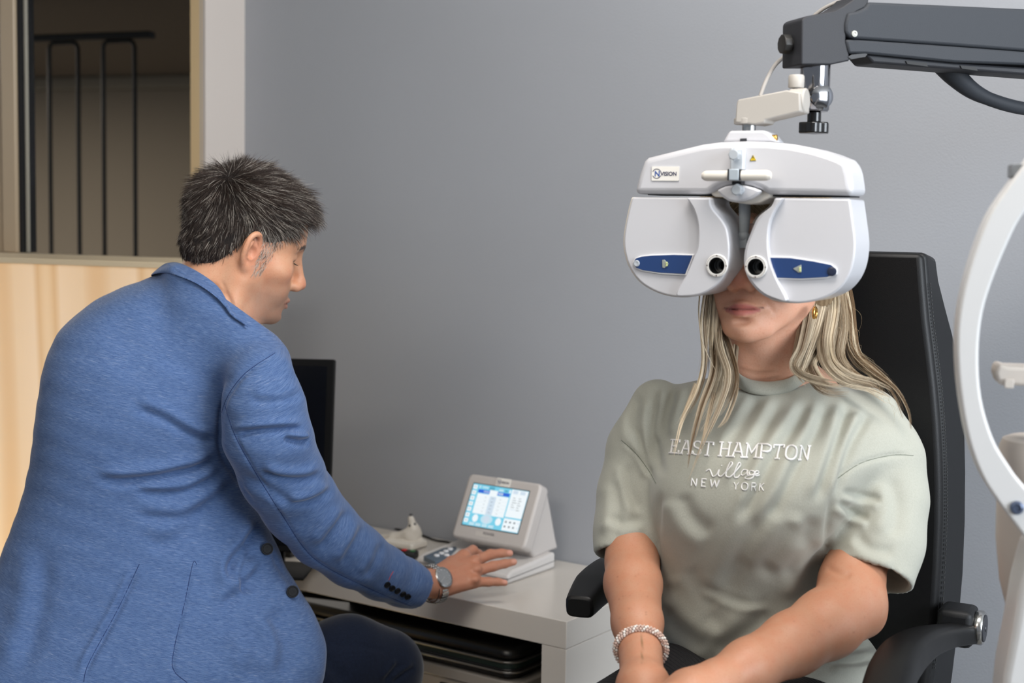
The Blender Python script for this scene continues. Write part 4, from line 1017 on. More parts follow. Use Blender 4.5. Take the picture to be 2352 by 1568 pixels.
locks = [ # guide (px,py,D), start width px, end width px, number of hairs
 # image left side
 ([(1664,560,2.02),(1640,660,2.00),(1632,740,1.99),(1628,810,1.99),(1622,880,2.00)],26,30,240),
 ([(1668,600,2.05),(1655,720,2.04),(1660,800,2.03),(1655,860,2.02),(1632,930,2.00),(1600,985,1.99)],34,34,300),
 ([(1660,640,2.03),(1650,740,2.02),(1668,810,2.01),(1682,865,1.985),(1670,920,1.97),(1640,965,1.96)],28,26,260),
 ([(1655,640,2.02),(1640,760,2.00),(1640,850,1.98),(1612,930,1.965),(1590,1010,1.955),(1578,1075,1.95)],24,10,170),
 ([(1650,640,2.02),(1650,780,1.99),(1672,860,1.97),(1655,930,1.96),(1625,1000,1.95),(1588,1090,1.945)],22,8,130),
 ([(1622,660,2.00),(1612,740,1.99),(1616,830,1.985),(1600,900,1.98),(1570,960,1.975),(1548,1010,1.97)],14,18,120),
 ([(1608,670,1.99),(1605,720,1.985),(1612,780,1.98),(1628,820,1.975),(1645,852,1.97)],7,3,40),
 ([(1690,790,2.04),(1685,850,2.02),(1688,900,1.98),(1668,960,1.965),(1650,985,1.96)],14,14,120),
 ([(1598,880,1.99),(1575,940,1.98),(1560,990,1.97),(1545,1060,1.96)],12,6,60),
 ([(1640,900,1.98),(1622,980,1.96),(1608,1030,1.95),(1572,1130,1.945)],10,3,50),
 # image right side, over the ear and shoulder
 ([(1858,560,2.06),(1882,650,2.04),(1872,720,2.02),(1856,780,2.00),(1838,830,1.985),(1832,858,1.975),(1852,885,1.97)],40,26,420),
 ([(1885,560,2.08),(1905,650,2.06),(1905,740,2.04),(1880,800,2.01),(1862,840,1.985),(1895,885,1.97),(1950,890,1.97)],44,26,460),
 ([(1905,600,2.09),(1925,680,2.07),(1932,750,2.05),(1925,810,2.03),(1945,850,2.01),(1990,885,1.99),(2040,920,1.985)],44,24,460),
 ([(1915,600,2.10),(1940,690,2.09),(1950,760,2.07),(1965,820,2.05),(2010,858,2.02),(2052,900,2.00),(2078,960,1.99)],34,16,360),
 ([(1895,600,2.07),(1905,700,2.04),(1895,780,2.00),(1905,835,1.98),(1945,870,1.97),(2000,885,1.97),(2045,905,1.975)],40,22,420),
 ([(1870,640,2.03),(1858,730,2.01),(1842,800,1.99),(1824,838,1.98),(1845,862,1.97),(1900,878,1.965),(1950,880,1.965)],22,18,240),
 ([(1925,640,2.08),(1948,720,2.07),(1955,800,2.05),(2000,850,2.02),(2055,890,2.0),(2085,940,1.99),(2092,985,1.985)],18,5,110),
 ([(1850,620,2.04),(1846,700,2.02),(1838,770,2.01),(1825,820,2.0),(1822,850,1.985)],20,14,150),
]
SP,SR,SC = [],[],[]; K = 22
for gi,(g,w0,w1,nn) in enumerate(locks):
    rg = np.random.default_rng(100+gi); G = np.array(smooth_poly(g,8,False)); t_ = np.linspace(0,1,len(G)); tt = np.linspace(0,1,K)
    Gk = np.stack([np.interp(tt,t_,G[:,j]) for j in range(3)],1)
    tone = rg.uniform(-.25,.25); ncl = max(3,int(w0*.34)); nn = int(nn*1.25)
    cl = []
    for c_ in range(ncl):
        a = rg.uniform(0,2*math.pi); r = math.sqrt(rg.random())
        cl.append((math.cos(a)*r, math.sin(a)*r, rg.uniform(.66,1.0), rg.normal(0,.16), rg.uniform(0,6), rg.uniform(2,6.5), rg.normal(0,.30), rg.normal(0,.30), rg.uniform(.10,.24)))
    for i in range(nn):
        cx_,cy_,tc,wob,ph_,fr,dr,ctone,sprd = cl[rg.integers(ncl)]
        ox,oy = rg.normal(0,1,2)*sprd
        tcut = tc*rg.uniform(.86,1.06) if rg.random()<.85 else rg.uniform(.4,.8)
        tk = np.clip(tt*min(tcut,1.0),0,1); c = np.stack([np.interp(tk,t_,G[:,q_]) for q_ in range(3)],1)
        ww = w0+(w1-w0)*tk; conv = 1-.65*(tt**3)
        stray = rg.normal(0,.10) if rg.random()<.8 else rg.normal(0,.45)
        dx = ww*.5*(cx_+ox*conv+wob*np.sin(tk*fr+ph_)*tk*1.6+dr*tk**2+stray*tk**2)
        tg = np.gradient(c[:,:2],axis=0); tg /= np.linalg.norm(tg,axis=1,keepdims=True)+1e-9
        P = [W(c[k,0]-tg[k,1]*dx[k], c[k,1]+tg[k,0]*dx[k], c[k,2]+(cy_+oy*conv[k])*ww[k]/FPX*.8) for k in range(K)]
        SP.append(P); SR.append(rg.uniform(.00020,.00040)); q = np.clip(.52+tone+ctone+rg.normal(0,.22),0,1.1)
        SC.append(np.array(lin((126,100,72))[:3])*(1-q)+np.array(lin((240,224,196))[:3])*q)
# flyaway hairs
rg = np.random.default_rng(55)
for i in range(64):
    y0 = rg.uniform(680,930); x0 = 1938+max(0,y0-760)*.62+rg.uniform(-14,6); L_ = rg.uniform(22,80)*(1 if y0<860 else .7); sw_ = rg.uniform(.25,.62); b_ = rg.uniform(.5,1.3)
    SP.append([W(x0+L_*sw_*math.sin(2.4*t),y0+L_*b_*t-6*math.sin(3*t)*(i%3),2.05-.0002*(y0-690)) for t in np.linspace(0,1,K)]); SR.append(.00013); SC.append(np.array(lin((180,158,124))[:3]))
strands('hair_strands', np.array(SP), np.array(SR), np.array(SC), hair_mat, whair)
# fine hairs over the crown
P,Nn = scalp_samples(V,Q,lambda c: (WH.inv(c)[:,2]>.0),5000); L = WH.inv(P); Nl = Nn@WH.R; n=len(P); K=10
out = np.zeros((n,K,3)); dv = np.stack([-.35*np.ones(n)*(L[:,0]<.06)+.0,np.sign(L[:,1]+1e-6)*.9,-.9*np.ones(n)+.7*(L[:,2]>.10)],1)
for k in range(K):
    t = dv-Nl*(dv*Nl).sum(1,keepdims=True); t /= np.linalg.norm(t,axis=1,keepdims=True)+1e-9; out[:,k] = (out[:,k-1]+t*.006 if k else L+Nl*.0005)
q = np.clip(RNG.normal(.45,.25,n),0,1)[:,None]
strands('crown_strands', WH(out.reshape(-1,3)).reshape(n,K,3), np.full(n,.0003), np.array(lin((110,88,62))[:3])*(1-q)+np.array(lin((196,176,142))[:3])*q, hair_mat, whair)
# ------------------------------------------------------------------ the room
ZD = .737
_p = W(1301.5,1427.5,2.7); ZD = float(_p[2])
DF = Frame([_p[0],_p[1],0], ROOM)               # origin on the floor under the desk's right front corner
YW = float(DF.inv(onz(1320,1292,ZD))[1])          # the grey wall stands at local y = YW
ZC = 2.75
def wallpaint(name, rgb, rough=.75, bump=.18, scale=260):
    return pm(name, rgb, rough, 0, .3, bump=bump, bscale=scale, var=.03, vscale=3)
grey_wall = wallpaint('grey_wall_paint',(160,163,169))
def struct(name, a, b, mat, fr=None, bevel=0):
    bm = bmesh.new(); bx(bm,a,b); o = obj(name,bm,mat,None,bevel)
    if fr is not None: o.matrix_world = fr.mat()
    o['kind'] = 'structure'; return o
xl = float(DF.inv(onplane(562,400,DF([0,YW,0]),DF.R[:,1]))[0])
struct('wall_back',(xl,YW,0),(3.6,YW+.12,ZC),grey_wall,DF)
struct('floor',(-6,-4,-.1),(4.5,10,0),pm('grey_floor',(120,116,110),.5,var=.06),None)
struct('ceiling',(xl-1.2,-4,ZC),(3.6,YW+.12,ZC+.1),pm('ceiling_white',(222,220,214),.9),DF)
# post at the end of the grey wall, where the partition to the hallway begins
white_post = pm('post_white',(200,191,184),.6); post_glow = pm('post_painted_glow',(222,194,150),.5)  # warm second tone paints the counter's glow onto the post's front face
struct('trim_1',(xl-.02,YW-.135,0),(xl,YW+.12,ZC),white_post,DF)
struct('trim_2',(xl-.054,YW-.135,0),(xl-.0202,YW+.12,ZC),post_glow,DF)
# glowing counter and hallway
HP = Frame([*W(220,598,3.05)[:2],0], HALL)
ztop = float(W(220,598,3.05)[2])
def hallx(px_, y, yl): return HP.px(px_,y,yl)[0]
def mk_onyx():
    m, nt, b = new_mat('veined_onyx'); L = nt.links; tc = nt.nodes.new('ShaderNodeTexCoord')
    mp = nt.nodes.new('ShaderNodeMapping'); mp.inputs['Scale'].default_value = (1,1,.22); L.new(tc.outputs['Object'],mp.inputs[0])
    wv = nt.nodes.new('ShaderNodeTexWave'); wv.bands_direction = 'X'; wv.inputs['Scale'].default_value = 1.1; wv.inputs['Distortion'].default_value = 5.5; wv.inputs['Detail'].default_value = 1; wv.inputs['Detail Scale'].default_value = 1.2
    L.new(mp.outputs[0],wv.inputs[0])
    rp = nt.nodes.new('ShaderNodeValToRGB'); e = rp.color_ramp.elements; e[0].position = .0; e[0].color = lin((232,214,188)); e[1].position = .16; e[1].color = lin((242,232,216))
    x = e.new(.8); x.color = lin((246,238,226)); x = e.new(.93); x.color = lin((228,208,178)); x = e.new(1.0); x.color = lin((242,230,210))
    L.new(wv.outputs['Fac'],rp.inputs[0])
    tr = nt.nodes.new('ShaderNodeBsdfTranslucent'); L.new(rp.outputs[0],tr.inputs[0]); L.new(rp.outputs[0],b.inputs['Base Color']); b.inputs['Roughness'].default_value = .35
    mx = nt.nodes.new('ShaderNodeMixShader'); mx.inputs[0].default_value = .5; L.new(b.outputs[0],mx.inputs[1]); L.new(tr.outputs[0],mx.inputs[2])
    L.new(mx.outputs[0], nt.nodes['Material Output'].inputs[0]); return m
onyx = mk_onyx()
xr_ = hallx(446,600,0)
ct_ = empty('reception_counter', HP.o, HALL, 'tall glowing veined stone counter front behind the man', 'counter')
bm = bmesh.new(); v = [bm.verts.new(p) for p in ((-1.3,0,.06),(xr_,0,.06),(xr_,0,ztop-.012),(-1.3,0,ztop-.012))]; bm.faces.new(v); obj('stone_panel',bm,onyx,ct_,smooth=False)
cb_mat = pm('counter_cream',(226,208,176),.5)
box('counter_top',(-1.3,-.004,ztop-.012),(xr_,.30,ztop),cb_mat,ct_,.001)
box('back_board',(-1.3,.26,.0),(xr_,.28,ztop-.0125),cb_mat,ct_); box('plinth',(-1.3,.0,0),(xr_,.255,.0595),cb_mat,ct_)
bm = bmesh.new(); v = [bm.verts.new(p) for p in ((xr_-.001,.001,.06),(xr_-.001,.259,.06),(xr_-.001,.259,ztop-.013),(xr_-.001,.001,ztop-.013))]; bm.faces.new(v); obj('end_panel',bm,cb_mat,ct_,smooth=False)
# warm light strips inside the counter
def light_in(name, fr, loc, rot, size, power, col):
    l = bpy.data.lights.new(name,'AREA'); l.shape = 'RECTANGLE'; l.size,l.size_y = size; l.energy = power; l.color = col
    o = bpy.data.objects.new(name,l); COL.objects.link(o); o.matrix_world = fr.mat()@Matrix.Translation(loc)@Matrix.Rotation(rot,4,'X'); return o
light_in('counter_strip_low',HP,(-.35,.16,.10),math.radians(180-35),(1.7,.05),9,(1,.80,.44))
light_in('counter_strip_back',HP,(-.35,.22,.85),math.radians(-90),(1.7,1.1),2.8,(1,.94,.86))
# hallway beyond
taupe = pm('hall_paint',(128,118,104),.8,var=.03,vscale=2)
HB = Frame([*W(220,400,8.0)[:2],0], HALL)
zc2 = float(onplane(300,175,HB([0,0,0]),HB.R[:,1])[2])
struct('wall_far',(-3.5,0,0),(3.0,.1,zc2+.05),taupe,HB)
struct('trim_3',(-3.5,-.07,zc2-.075),(3.0,-.001,zc2),pm('cornice',(126,118,104),.7),HB,.012)
struct('ceiling_hall',(-3.5,-4.4,zc2),(3.0,-.0001,zc2+.08),pm('hall_ceiling',(112,100,86),.9),HB)
light_in('hall_ceiling_lamp',HB,(-.3,-2.2,zc2-.02),0,(.6,.6),62,(1,.92,.82))
# left: aluminium and glass partition frame
alu = pm('beige_aluminium',(176,158,134),.4,.0); black = pm('black_rubber',(14,16,20),.5)
D0 = .30
def vx(px_): return HP.px(px_,300,D0)[0]
struct('window_frame_post',(vx(-60),D0,ztop+.001),(vx(6),D0+.06,ZC-.1),alu,HP,.002); struct('trim_4',(vx(9),D0-.01,ztop+.001),(vx(41),D0+.06,ZC-.1),alu,HP,.003)
struct('trim_5',(vx(42),D0+.0,ztop+.001),(vx(50),D0+.05,ZC-.1),black,HP); struct('trim_6',(vx(50.5),D0+.01,ztop+.001),(vx(56),D0+.018,ZC-.1),pm('edge_grey',(150,146,134),.4),HP,.001)
gm, nt, b = new_mat('pane_glass'); b.inputs['Roughness'].default_value = .0; b.inputs['Transmission Weight'].default_value = 1; b.inputs['IOR'].default_value = 1.01; b.inputs['Base Color'].default_value = (.97,.98,.97,1)
struct('window_1',(vx(57)+.001,D0+.02,ztop+.001),(vx(452),D0+.024,ZC-.1),gm,HP)
# black ceiling rail with hanging loops
RB = Frame([*W(200,90,5.0)[:2],0], HALL); zr = float(W(200,90,5.0)[2]); blk = pm('black_steel',(16,15,14),.5)
rail = empty('ceiling_rail', RB([0,0,zr]), HALL, 'black rail with thin hanging rods seen through the hallway window', 'rail')
def rbx(px_,y): q = RB.px(px_,y,0); return (q[0],0,q[1]-zr)
bm = bmesh.new(); a_,b_ = rbx(-80,103),rbx(350,80); a_ = (a_[0],0,b_[2]); 
prism(bm,[(a_[0],b_[2]-.012),(b_[0],b_[2]-.012),(b_[0],b_[2]+.012),(a_[0],b_[2]+.012)],-.02,.02); obj('rail_bar',bm,blk,rail,.004)
for xs in (-1.0,): box('ceiling_mount',(xs-.02,-.012,b_[2]+.0125),(xs+.02,.012,zc2-zr-.0005),blk,rail)
for l,r,t in ((113,179,106),(237,309,100),(-20,60,108)):
    A = rbx(l,t); B = rbx(r,t); z0 = b_[2]-.018; zb = -.95; rr = .02
    P = [(A[0],0,zb),(A[0],0,z0-rr),(A[0]+rr*.3,0,z0-rr*.3),(A[0]+rr,0,z0),(B[0]-rr,0,z0),(B[0]-rr*.3,0,z0-rr*.3),(B[0],0,z0-rr),(B[0],0,zb)]
    bm = bmesh.new(); tube(bm,P,.0075,10); obj('hanging_rod',bm,blk,rail)

# ------------------------------------------------------------------ desk
lacq = pm('white_lacquer',(208,202,194),.22,0,.5,var=.02)
desk = empty('desk', DF.o, ROOM, 'glossy white desk along the grey wall under the man\'s hand', 'desk')
th = ZD-float(DF.px(1300,1491,0)[1]); lw = -float(DF.px(1244,1480,0)[0])
XD = -.86
box('desktop',(XD,0,ZD-th),(0,YW-.004,ZD),lacq,desk,.0012)
box('side_panel',(-lw,0.0005,0),(0,YW-.004,ZD-th-.0008),lacq,desk,.0008); box('side_panel',(XD,.0005,0),(XD+lw,YW-.004,ZD-th-.0008),lacq,desk,.0008)
box('shade_panel',(XD+lw+.001,YW-.012,.2225),(-lw-.001,YW-.004,ZD-th-.001),pm('underdesk_shade',(58,52,46),.7),desk); box('shelf',(XD+lw+.001,.02,.20),(-lw-.001,YW-.01,.222),lacq,desk,.0008)  # dark panel at the back is added, standing in for shade under the desk

# ------------------------------------------------------------------ black case and grey toolbox on the shelf under the desk
yc = .035
cx,cz = DF.px(1180,1553,yc); _,z1 = DF.px(1175,1528,yc); _,zt = DF.px(1175,1498,yc)
case_m = pm('black_abs',(16,16,17),.32,bump=.06,bscale=600); sil = pm('silver_strip',(150,148,144),.3,.9); grn = pm('dark_green_seal',(14,34,28),.5)
def rrect(x0,x1,y0,y1,r,n=6):
    out = []
    for cx_,cy_,a0 in ((x1-r,y0+r,-90),(x1-r,y1-r,0),(x0+r,y1-r,90),(x0+r,y0+r,180)):
        out += [(cx_+r*math.cos(math.radians(a0+90*k/n)),cy_+r*math.sin(math.radians(a0+90*k/n))) for k in range(n+1)]
    return out
case = empty('trial_lens_case', DF([cx-.3,yc+.15,cz]), ROOM, 'flat black rounded hard case with silver strips under the desk', 'case')
xo = -(cx-.3); yo = -(yc+.15); zo = -cz
def slab(name, x0,x1,y0,y1,r,z0,z1,mat,par,bev,off): 
    bm = bmesh.new(); prism(bm,[(a+off[0],b+off[1]) for a,b in rrect(x0,x1,y0,y1,r)],z0+off[2],z1+off[2],'z'); return obj(name,bm,mat,par,bev,3,angle=50)
of = (xo,yo,zo); X0 = XD+lw+.02; Y1 = YW-.03
h1 = z1-cz
slab('case_lid',X0,cx,yc,Y1,.035,z1+.004,zt+.004,case_m,case,.014,of)
slab('silver_strip',X0-.001,cx+.001,yc-.001,Y1,.036,z1,z1+.0038,sil,case,.001,of)
slab('seal',X0+.003,cx-.003,yc+.003,Y1-.003,.034,cz+h1*.45,z1-.0002,grn,case,0,of)
slab('case_rim',X0+.001,cx-.001,yc+.001,Y1-.001,.034,cz+.0042,cz+h1*.45-.0002,case_m,case,.002,of)
slab('silver_strip',X0-.001,cx+.001,yc-.001,Y1,.036,cz,cz+.004,sil,case,.001,of)
slab('case_base',X0+.01,cx-.012,yc+.012,Y1-.01,.03,cz-.016,cz-.0003,case_m,case,.006,of)
box('badge',(cx-.16+xo,yc+.06+yo,zt+.0041+zo),(cx-.10+xo,yc+.085+yo,zt+.0052+zo),pm('dark_badge',(34,32,30),.4),case,.0004)
tb = empty('instrument_case', DF([cx-.3,yc+.15,.2225]), ROOM, 'grey metal instrument box with black latch below the black case', 'case')
ztb = cz-.0175; o2 = (xo,yo,-.2225); tgrey = pm('grey_case',(150,144,136),.45); beige = pm('beige_case_front',(176,166,152),.5)
def tbx(name,a,b,mat,bev=.002): return box(name,tuple(p+q for p,q in zip(a,o2)),tuple(p+q for p,q in zip(b,o2)),mat,tb,bev)
tbx('case_body',(X0,yc+.012,.223),(cx+.005,Y1,ztb-.026),beige); tbx('case_lid',(X0-.002,yc+.008,ztb-.0255),(cx+.008,Y1,ztb),tgrey,.004)
xa = float(DF.px(1006,1550,yc)[0]); xb = float(DF.px(1100,1570,yc)[0])
tbx('latch_plate',(xa,yc+.004,ztb-.10),(xb,yc+.0115,ztb-.034),pm('latch_black',(22,20,18),.45),.002)
for k in (.3,.7): tbx('latch',(xa+(xb-xa)*k-.012,yc-.002,ztb-.085),(xa+(xb-xa)*k+.012,yc+.0035,ztb-.045),pm('latch_dark',(40,37,33),.3),.002)
# ------------------------------------------------------------------ control console on the desk
plast = pm('warm_grey_plastic',(196,190,186),.45); plast2 = pm('light_plastic',(206,202,199),.42); navy = pm('navy_print',(32,44,88),.5); dark = pm('charcoal',(40,42,48),.5)
cA = DF.inv(onz(1166,1343,ZD)); cB = DF.inv(onz(1275,1305,ZD)); cC = DF.inv(onz(962,1299,ZD))
x1,y0c,y1c,x0 = float(cA[0]),float(cA[1]),min(float(cB[1]),YW-.01),float(cC[0])
cons = empty('control_console', DF([(x0+x1)/2,(y0c+y1c)/2,ZD+.0005]), ROOM, 'grey control console with a lit touch screen at the back of the white desk', 'console')
co = np.array([(x0+x1)/2,(y0c+y1c)/2,ZD+.0005])
CO = Frame(DF(co), ROOM)
hx = (x1-x0)/2; hy = (y1c-y0c)/2
print('console',x0,x1,y0c,y1c,'wall',YW)
bm = bmesh.new(); prism(bm,[(-hy,.0),(hy,0),(hy,.036),(-hy+.02,.026),(-hy,.018)],-hx,hx,'x'); obj('base',bm,plast2,cons,.006,3)
bm = bmesh.new(); prism(bm,[(-hy-.0008,.0105),(hy+.0008,.0165),(hy+.0008,.0180),(-hy-.0008,.0120)],-hx-.0008,hx+.0008,'x'); obj('seam',bm,pm('seam_grey',(128,124,122),.6),cons)
prof = [CO.pxx(x,y,hx) for x,y in ((1196,1290),(1274,1300),(1276,1260),(1263,1236),(1251,1198),(1245,1160),(1240,1128),(1228,1118),(1206,1180),(1188,1262))]
# tilted screen head
yb = -.02
bx0,bz0 = CO.px(1035,1232,yb); ty,tz = CO.pxx(1078,1086,bx0); bx1,_ = CO.px(1203,1264,yb)
Vv = np.array([0,ty-yb,tz-bz0]); Hh = np.linalg.norm(Vv); Vv /= Hh; Uu = np.array([1.0,0,0]); Nn_ = np.cross(Uu,Vv); Ww = bx1-bx0
print('screen',Ww,Hh,'tilt',math.degrees(math.atan2(ty-yb,tz-bz0)),bz0)
SM = Matrix.Translation((bx0,yb,bz0))@Matrix(np.stack([Uu,Vv,Nn_],1).tolist()).to_4x4()     # u right, v up the screen, w out of it
def scr(name, fn, mat, bevel=0, seg=2, par=None, **k):
    bm = bmesh.new(); fn(bm); bm.transform(SM); return obj(name,bm,mat,par or cons,bevel,seg,**k)
hb_ = min(hx-.002,bx1-.006)
rear = [CO.pxx(x,y,hb_) for x,y in ((1228,1122),(1240,1132),(1246,1165),(1252,1200),(1263,1236),(1275,1262))]
sb = [np.array([yb,bz0])+np.array([Vv[1],Vv[2]])*t+np.array([-Nn_[1],-Nn_[2]])*.030 for t in (.06*Hh,.88*Hh)]
rear = [(max(r[0],sb[1][0]+.012*i),r[1]) for i,r in enumerate(rear)]
bm = bmesh.new(); prism(bm,[tuple(sb[0]),tuple(sb[1])]+rear+[(min(rear[-1][0],hy-.002),.034),(sb[0][0]+.02,.030)],hb_-.16,hb_,'x'); obj('screen_support',bm,plast,cons,.010,4,angle=50)
scr('screen_housing',lambda b: prism(b,rrect(0,Ww,0,Hh,.012),-.034,-.0,'z'),plast,.006,3,angle=50)
def quad(b, u0,v0,u1,v1,w_): b.faces.new([b.verts.new(p) for p in ((u0,v0,w_),(u1,v0,w_),(u1,v1,w_),(u0,v1,w_))])
sx0,sx1,sy0,sy1 = .105*Ww,.865*Ww,.215*Hh,.855*Hh; SW_,SH_ = sx1-sx0,sy1-sy0
scr('screen_gasket',lambda b: quad(b,sx0-.002,sy0-.002,sx1+.002,sy1+.002,.0002),pm('gasket',(60,66,72),.5),smooth=False)
disp = None
layers = {'c':((120,206,232),1.0,.0004),'t':((86,176,204),.9,.0005),'w':((240,248,252),1.0,.0006),'b':((40,98,214),1.0,.0008),'g':((206,222,236),1.0,.0008),'k':((120,132,142),.7,.0010),'l':((190,226,240),1.0,.0010)}
Lq = {k:[] for k in layers}
def r_(c,u0,v0,u1,v1): Lq[c].append((u0,v0,u1,v1))       # fractions of the screen, v from the top
r_('c',0,0,1,1)
for k in range(7): r_('w',.012,.03+k*.135,.085,.125+k*.135); r_('k',.035,.068+k*.135,.062,.085+k*.135)
r_('t',.30,.02,.40,.10); r_('t',.58,.05,.64,.10); r_('l',.12,.03,.15,.09); r_('l',.18,.04,.29,.08); r_('w',.665,.035,.69,.11); r_('l',.48,.05,.56,.10)
r_('b',.12,.12,.325,.20); r_('b',.47,.12,.685,.20); r_('w',.325,.10,.47,.24); r_('g',.22,.135,.31,.185); r_('g',.48,.135,.57,.185)
r_('w',.12,.215,.685,.70); r_('g',.355,.25,.47,.70)
for k in range(5):
    v_ = .27+k*.085; r_('k',.395,v_+.02,.425,v_+.03); r_('k',.27,v_+.02,.30,v_+.027); r_('k',.53,v_+.02,.565,v_+.027); r_('g',.12,v_+.066,.35,v_+.069); r_('g',.475,v_+.066,.685,v_+.069)
r_('w',.705,.01,.995,.665); r_('g',.735,.03,.82,.11); r_('g',.86,.03,.95,.11)
for k in range(6): r_('k' if k<5 else 'g',.76,.20+k*.055,.80+(k%3)*.02,.212+k*.055); r_('k',.86,.20+k*.055,.90+(k%2)*.02,.212+k*.055)
r_('w',.705,.70,.995,.985)
for k in range(3):
    for j in range(2): r_('k',.735+k*.075,.76+j*.11,.765+k*.075,.80+j*.11)
for j in range(2): r_('g',.955,.77+j*.11,.985,.79+j*.11)
for k in range(4): r_('l',.12+k*.115,.915,.215+k*.115,.985)
def disp_fn(b):
    for mi,(c,qs) in enumerate(Lq.items()):
        w_ = layers[c][2]; n0 = len(b.faces)
        for u0,v0,u1,v1 in qs: quad(b,sx0+u0*SW_,sy1-v1*SH_,sx0+u1*SW_,sy1-v0*SH_,w_)
        def disc(uc,vc,ra_d,rb_d,wd): b.faces.new([b.verts.new((sx0+uc*SW_+ra_d*math.cos(a),sy1-vc*SH_+rb_d*math.sin(a),wd)) for a in np.linspace(0,2*math.pi,26,endpoint=False)])
        if c=='w': disc(.20,.81,.0075,.0085,w_); disc(.615,.81,.0075,.0085,w_)
        if c=='l': disc(.405,.80,.016,.0105,w_)
        if c=='g': disc(.405,.80,.009,.0085,.0013)
        b.faces.ensure_lookup_table()
        for f in b.faces[n0:]: f.material_index = mi
mats_ = [emit('screen_'+c,layers[c][0],layers[c][1]*.80) for c in Lq]
bm = bmesh.new(); disp_fn(bm); bm.transform(SM); me = bpy.data.meshes.new('display'); bm.to_mesh(me); bm.free()
for m_ in mats_: me.materials.append(m_)
disp = link('display',me,None,cons,False)
def text_mesh(body, size, mat, name, par, M, offset=0.0, shear=0, align='LEFT', thick=0, sx=1):
    cu = bpy.data.curves.new('t','FONT'); cu.body = body; cu.size = size; cu.resolution_u = 4; cu.offset = offset; cu.shear = shear; cu.align_x = align; cu.extrude = thick
    o = bpy.data.objects.new('t',cu); COL.objects.link(o); bpy.context.view_layer.update()
    m_ = bpy.data.meshes.new_from_object(o.evaluated_get(bpy.context.evaluated_depsgraph_get())); bpy.data.objects.remove(o); bpy.data.curves.remove(cu)
    m_.transform(Matrix.Diagonal((sx,1,1,1))); m_.transform(M); m_.materials.clear(); return link(name,m_,mat,par,False)
def logo(par, M, s, tile=True, col_n=(44,84,160), col_v=(28,36,78)):
    """tile w 64 x h 31 units scaled by s; origin lower left"""
    if tile:
        bm = bmesh.new(); prism(bm,rrect(0,64*s,0,31*s,2*s),0,.0008,'z'); bm.transform(M); obj('logo_plate',bm,pm('label_white',(236,233,226),.45),par,smooth=False)
    T = Matrix.Translation
    text_mesh('N',17*s,pm('logo_blue',col_n,.5),'logo_letter',par,M@T((6.5*s,9.5*s,.0012)),.35*s)
    text_mesh('VISION',12.2*s,pm('logo_navy',col_v,.5),'logo_lettering',par,M@T((21*s,11*s,.0012)),.28*s,sx=.98)
    bm = bmesh.new()
    for a0,a1 in ((25,155),(-155,-25)):
        ring = [(12*s+r_*s*math.cos(math.radians(a)),15.5*s+r_*s*.98*math.sin(math.radians(a))) for r_,aa in ((11,np.linspace(a0,a1,18)),(9.6,np.linspace(a1,a0,18))) for a in aa]
        n = 18
        for i in range(n-1):
            p = [ring[i],ring[i+1],ring[2*n-2-i],ring[2*n-1-i]]; bm.faces.new([bm.verts.new((u,v,.0012)) for u,v in p])
    bm.transform(M); obj('logo_arcs',bm,pm('logo_navy2',col_v,.5),par,smooth=False)
logo(cons, SM@Matrix.Translation((Ww*.40,Hh*.868,.0003)), Ww/165*.50, True, (60,70,110),(60,64,84))
bm = bmesh.new(); quad(bm,Ww*.32,Hh*.085,Ww*.56,Hh*.155,.0003); bm.transform(SM); obj('name_label',bm,pm('label_grey',(206,200,194),.5),cons,smooth=False)
text_mesh('POWER',.0085,pm('label_ink',(90,88,96),.5),'label_lettering',cons,SM@Matrix.Translation((Ww*.42,Hh*.115,.0006)),.0001)
# keypad plate on the base, left of the hand, and the hard keys the fingers rest on
kz = .0265
def onbase(x,y,z=kz): 
    q = CO.inv(onz(x,y,CO.o[2]+z)); return (float(q[0]),float(q[1]))
bm = bmesh.new(); prism(bm,[onbase(*p) for p in ((973,1281),(1018,1262),(1046,1259),(1050,1264),(1020,1290),(1000,1294))],.020,.0310,'z'); obj('keypad_plate',bm,pm('slate_blue',(84,98,112),.5),cons,.001)
wk = pm('white_key',(218,218,220),.4)
for p in ((1003,1281),(1014,1276),(1024,1271),(1034,1266),(1026,1280)):
    u,v = onbase(*p); bm = bmesh.new(); lathe(bm,[(.0062,.0300),(.0062,.0330),(.0050,.0345)],(u,v,0),(0,0,1),18); obj('round_key',bm,wk,cons)
u,v = onbase(1180,1290,.03); bm = bmesh.new(); lathe(bm,[(.0022,.025),(.0022,.0335)],(u,v,0),(0,0,1),12); obj('indicator',bm,dark,cons)

# ------------------------------------------------------------------ small things on the desk
def onz_l(x,y,z=0): return onz(x,y,ZD+z)
# black monitor seen edge-on beside the arm
MF = Frame([*W(720,1180,3.02)[:2],ZD], math.radians(-3))
mon = empty('monitor', MF.o, MF.a, 'black monitor standing on the desk behind the man\'s arm', 'monitor')
mblk = pm('monitor_black',(12,12,13),.75,spec=.2)
xm = float(MF.px(757,1000,0)[0]); zm = float(MF.px(766,823,.04)[1])
bm = bmesh.new(); bx(bm,(xm-.26,-.012,.045),(xm,.012,zm)); bm.transform(Matrix.Translation((0,0,.05))@Matrix.Rotation(math.radians(-9),4,'X')@Matrix.Translation((0,0,-.05))); obj('panel',bm,mblk,mon,.003)
bm = bmesh.new(); bx(bm,(xm-.245,-.0135,.06),(xm-.015,-.0125,zm-.015)); bm.transform(Matrix.Translation((0,0,.05))@Matrix.Rotation(math.radians(-9),4,'X')@Matrix.Translation((0,0,-.05))); obj('dark_screen',bm,pm('screen_off',(10,10,12),.2),mon)
box('stand_neck',(xm-.16,.014,.008),(xm-.10,.032,.16),mblk,mon,.003); box('stand_foot',(xm-.22,-.07,.0005),(xm-.04,.07,.0075),mblk,mon,.003)
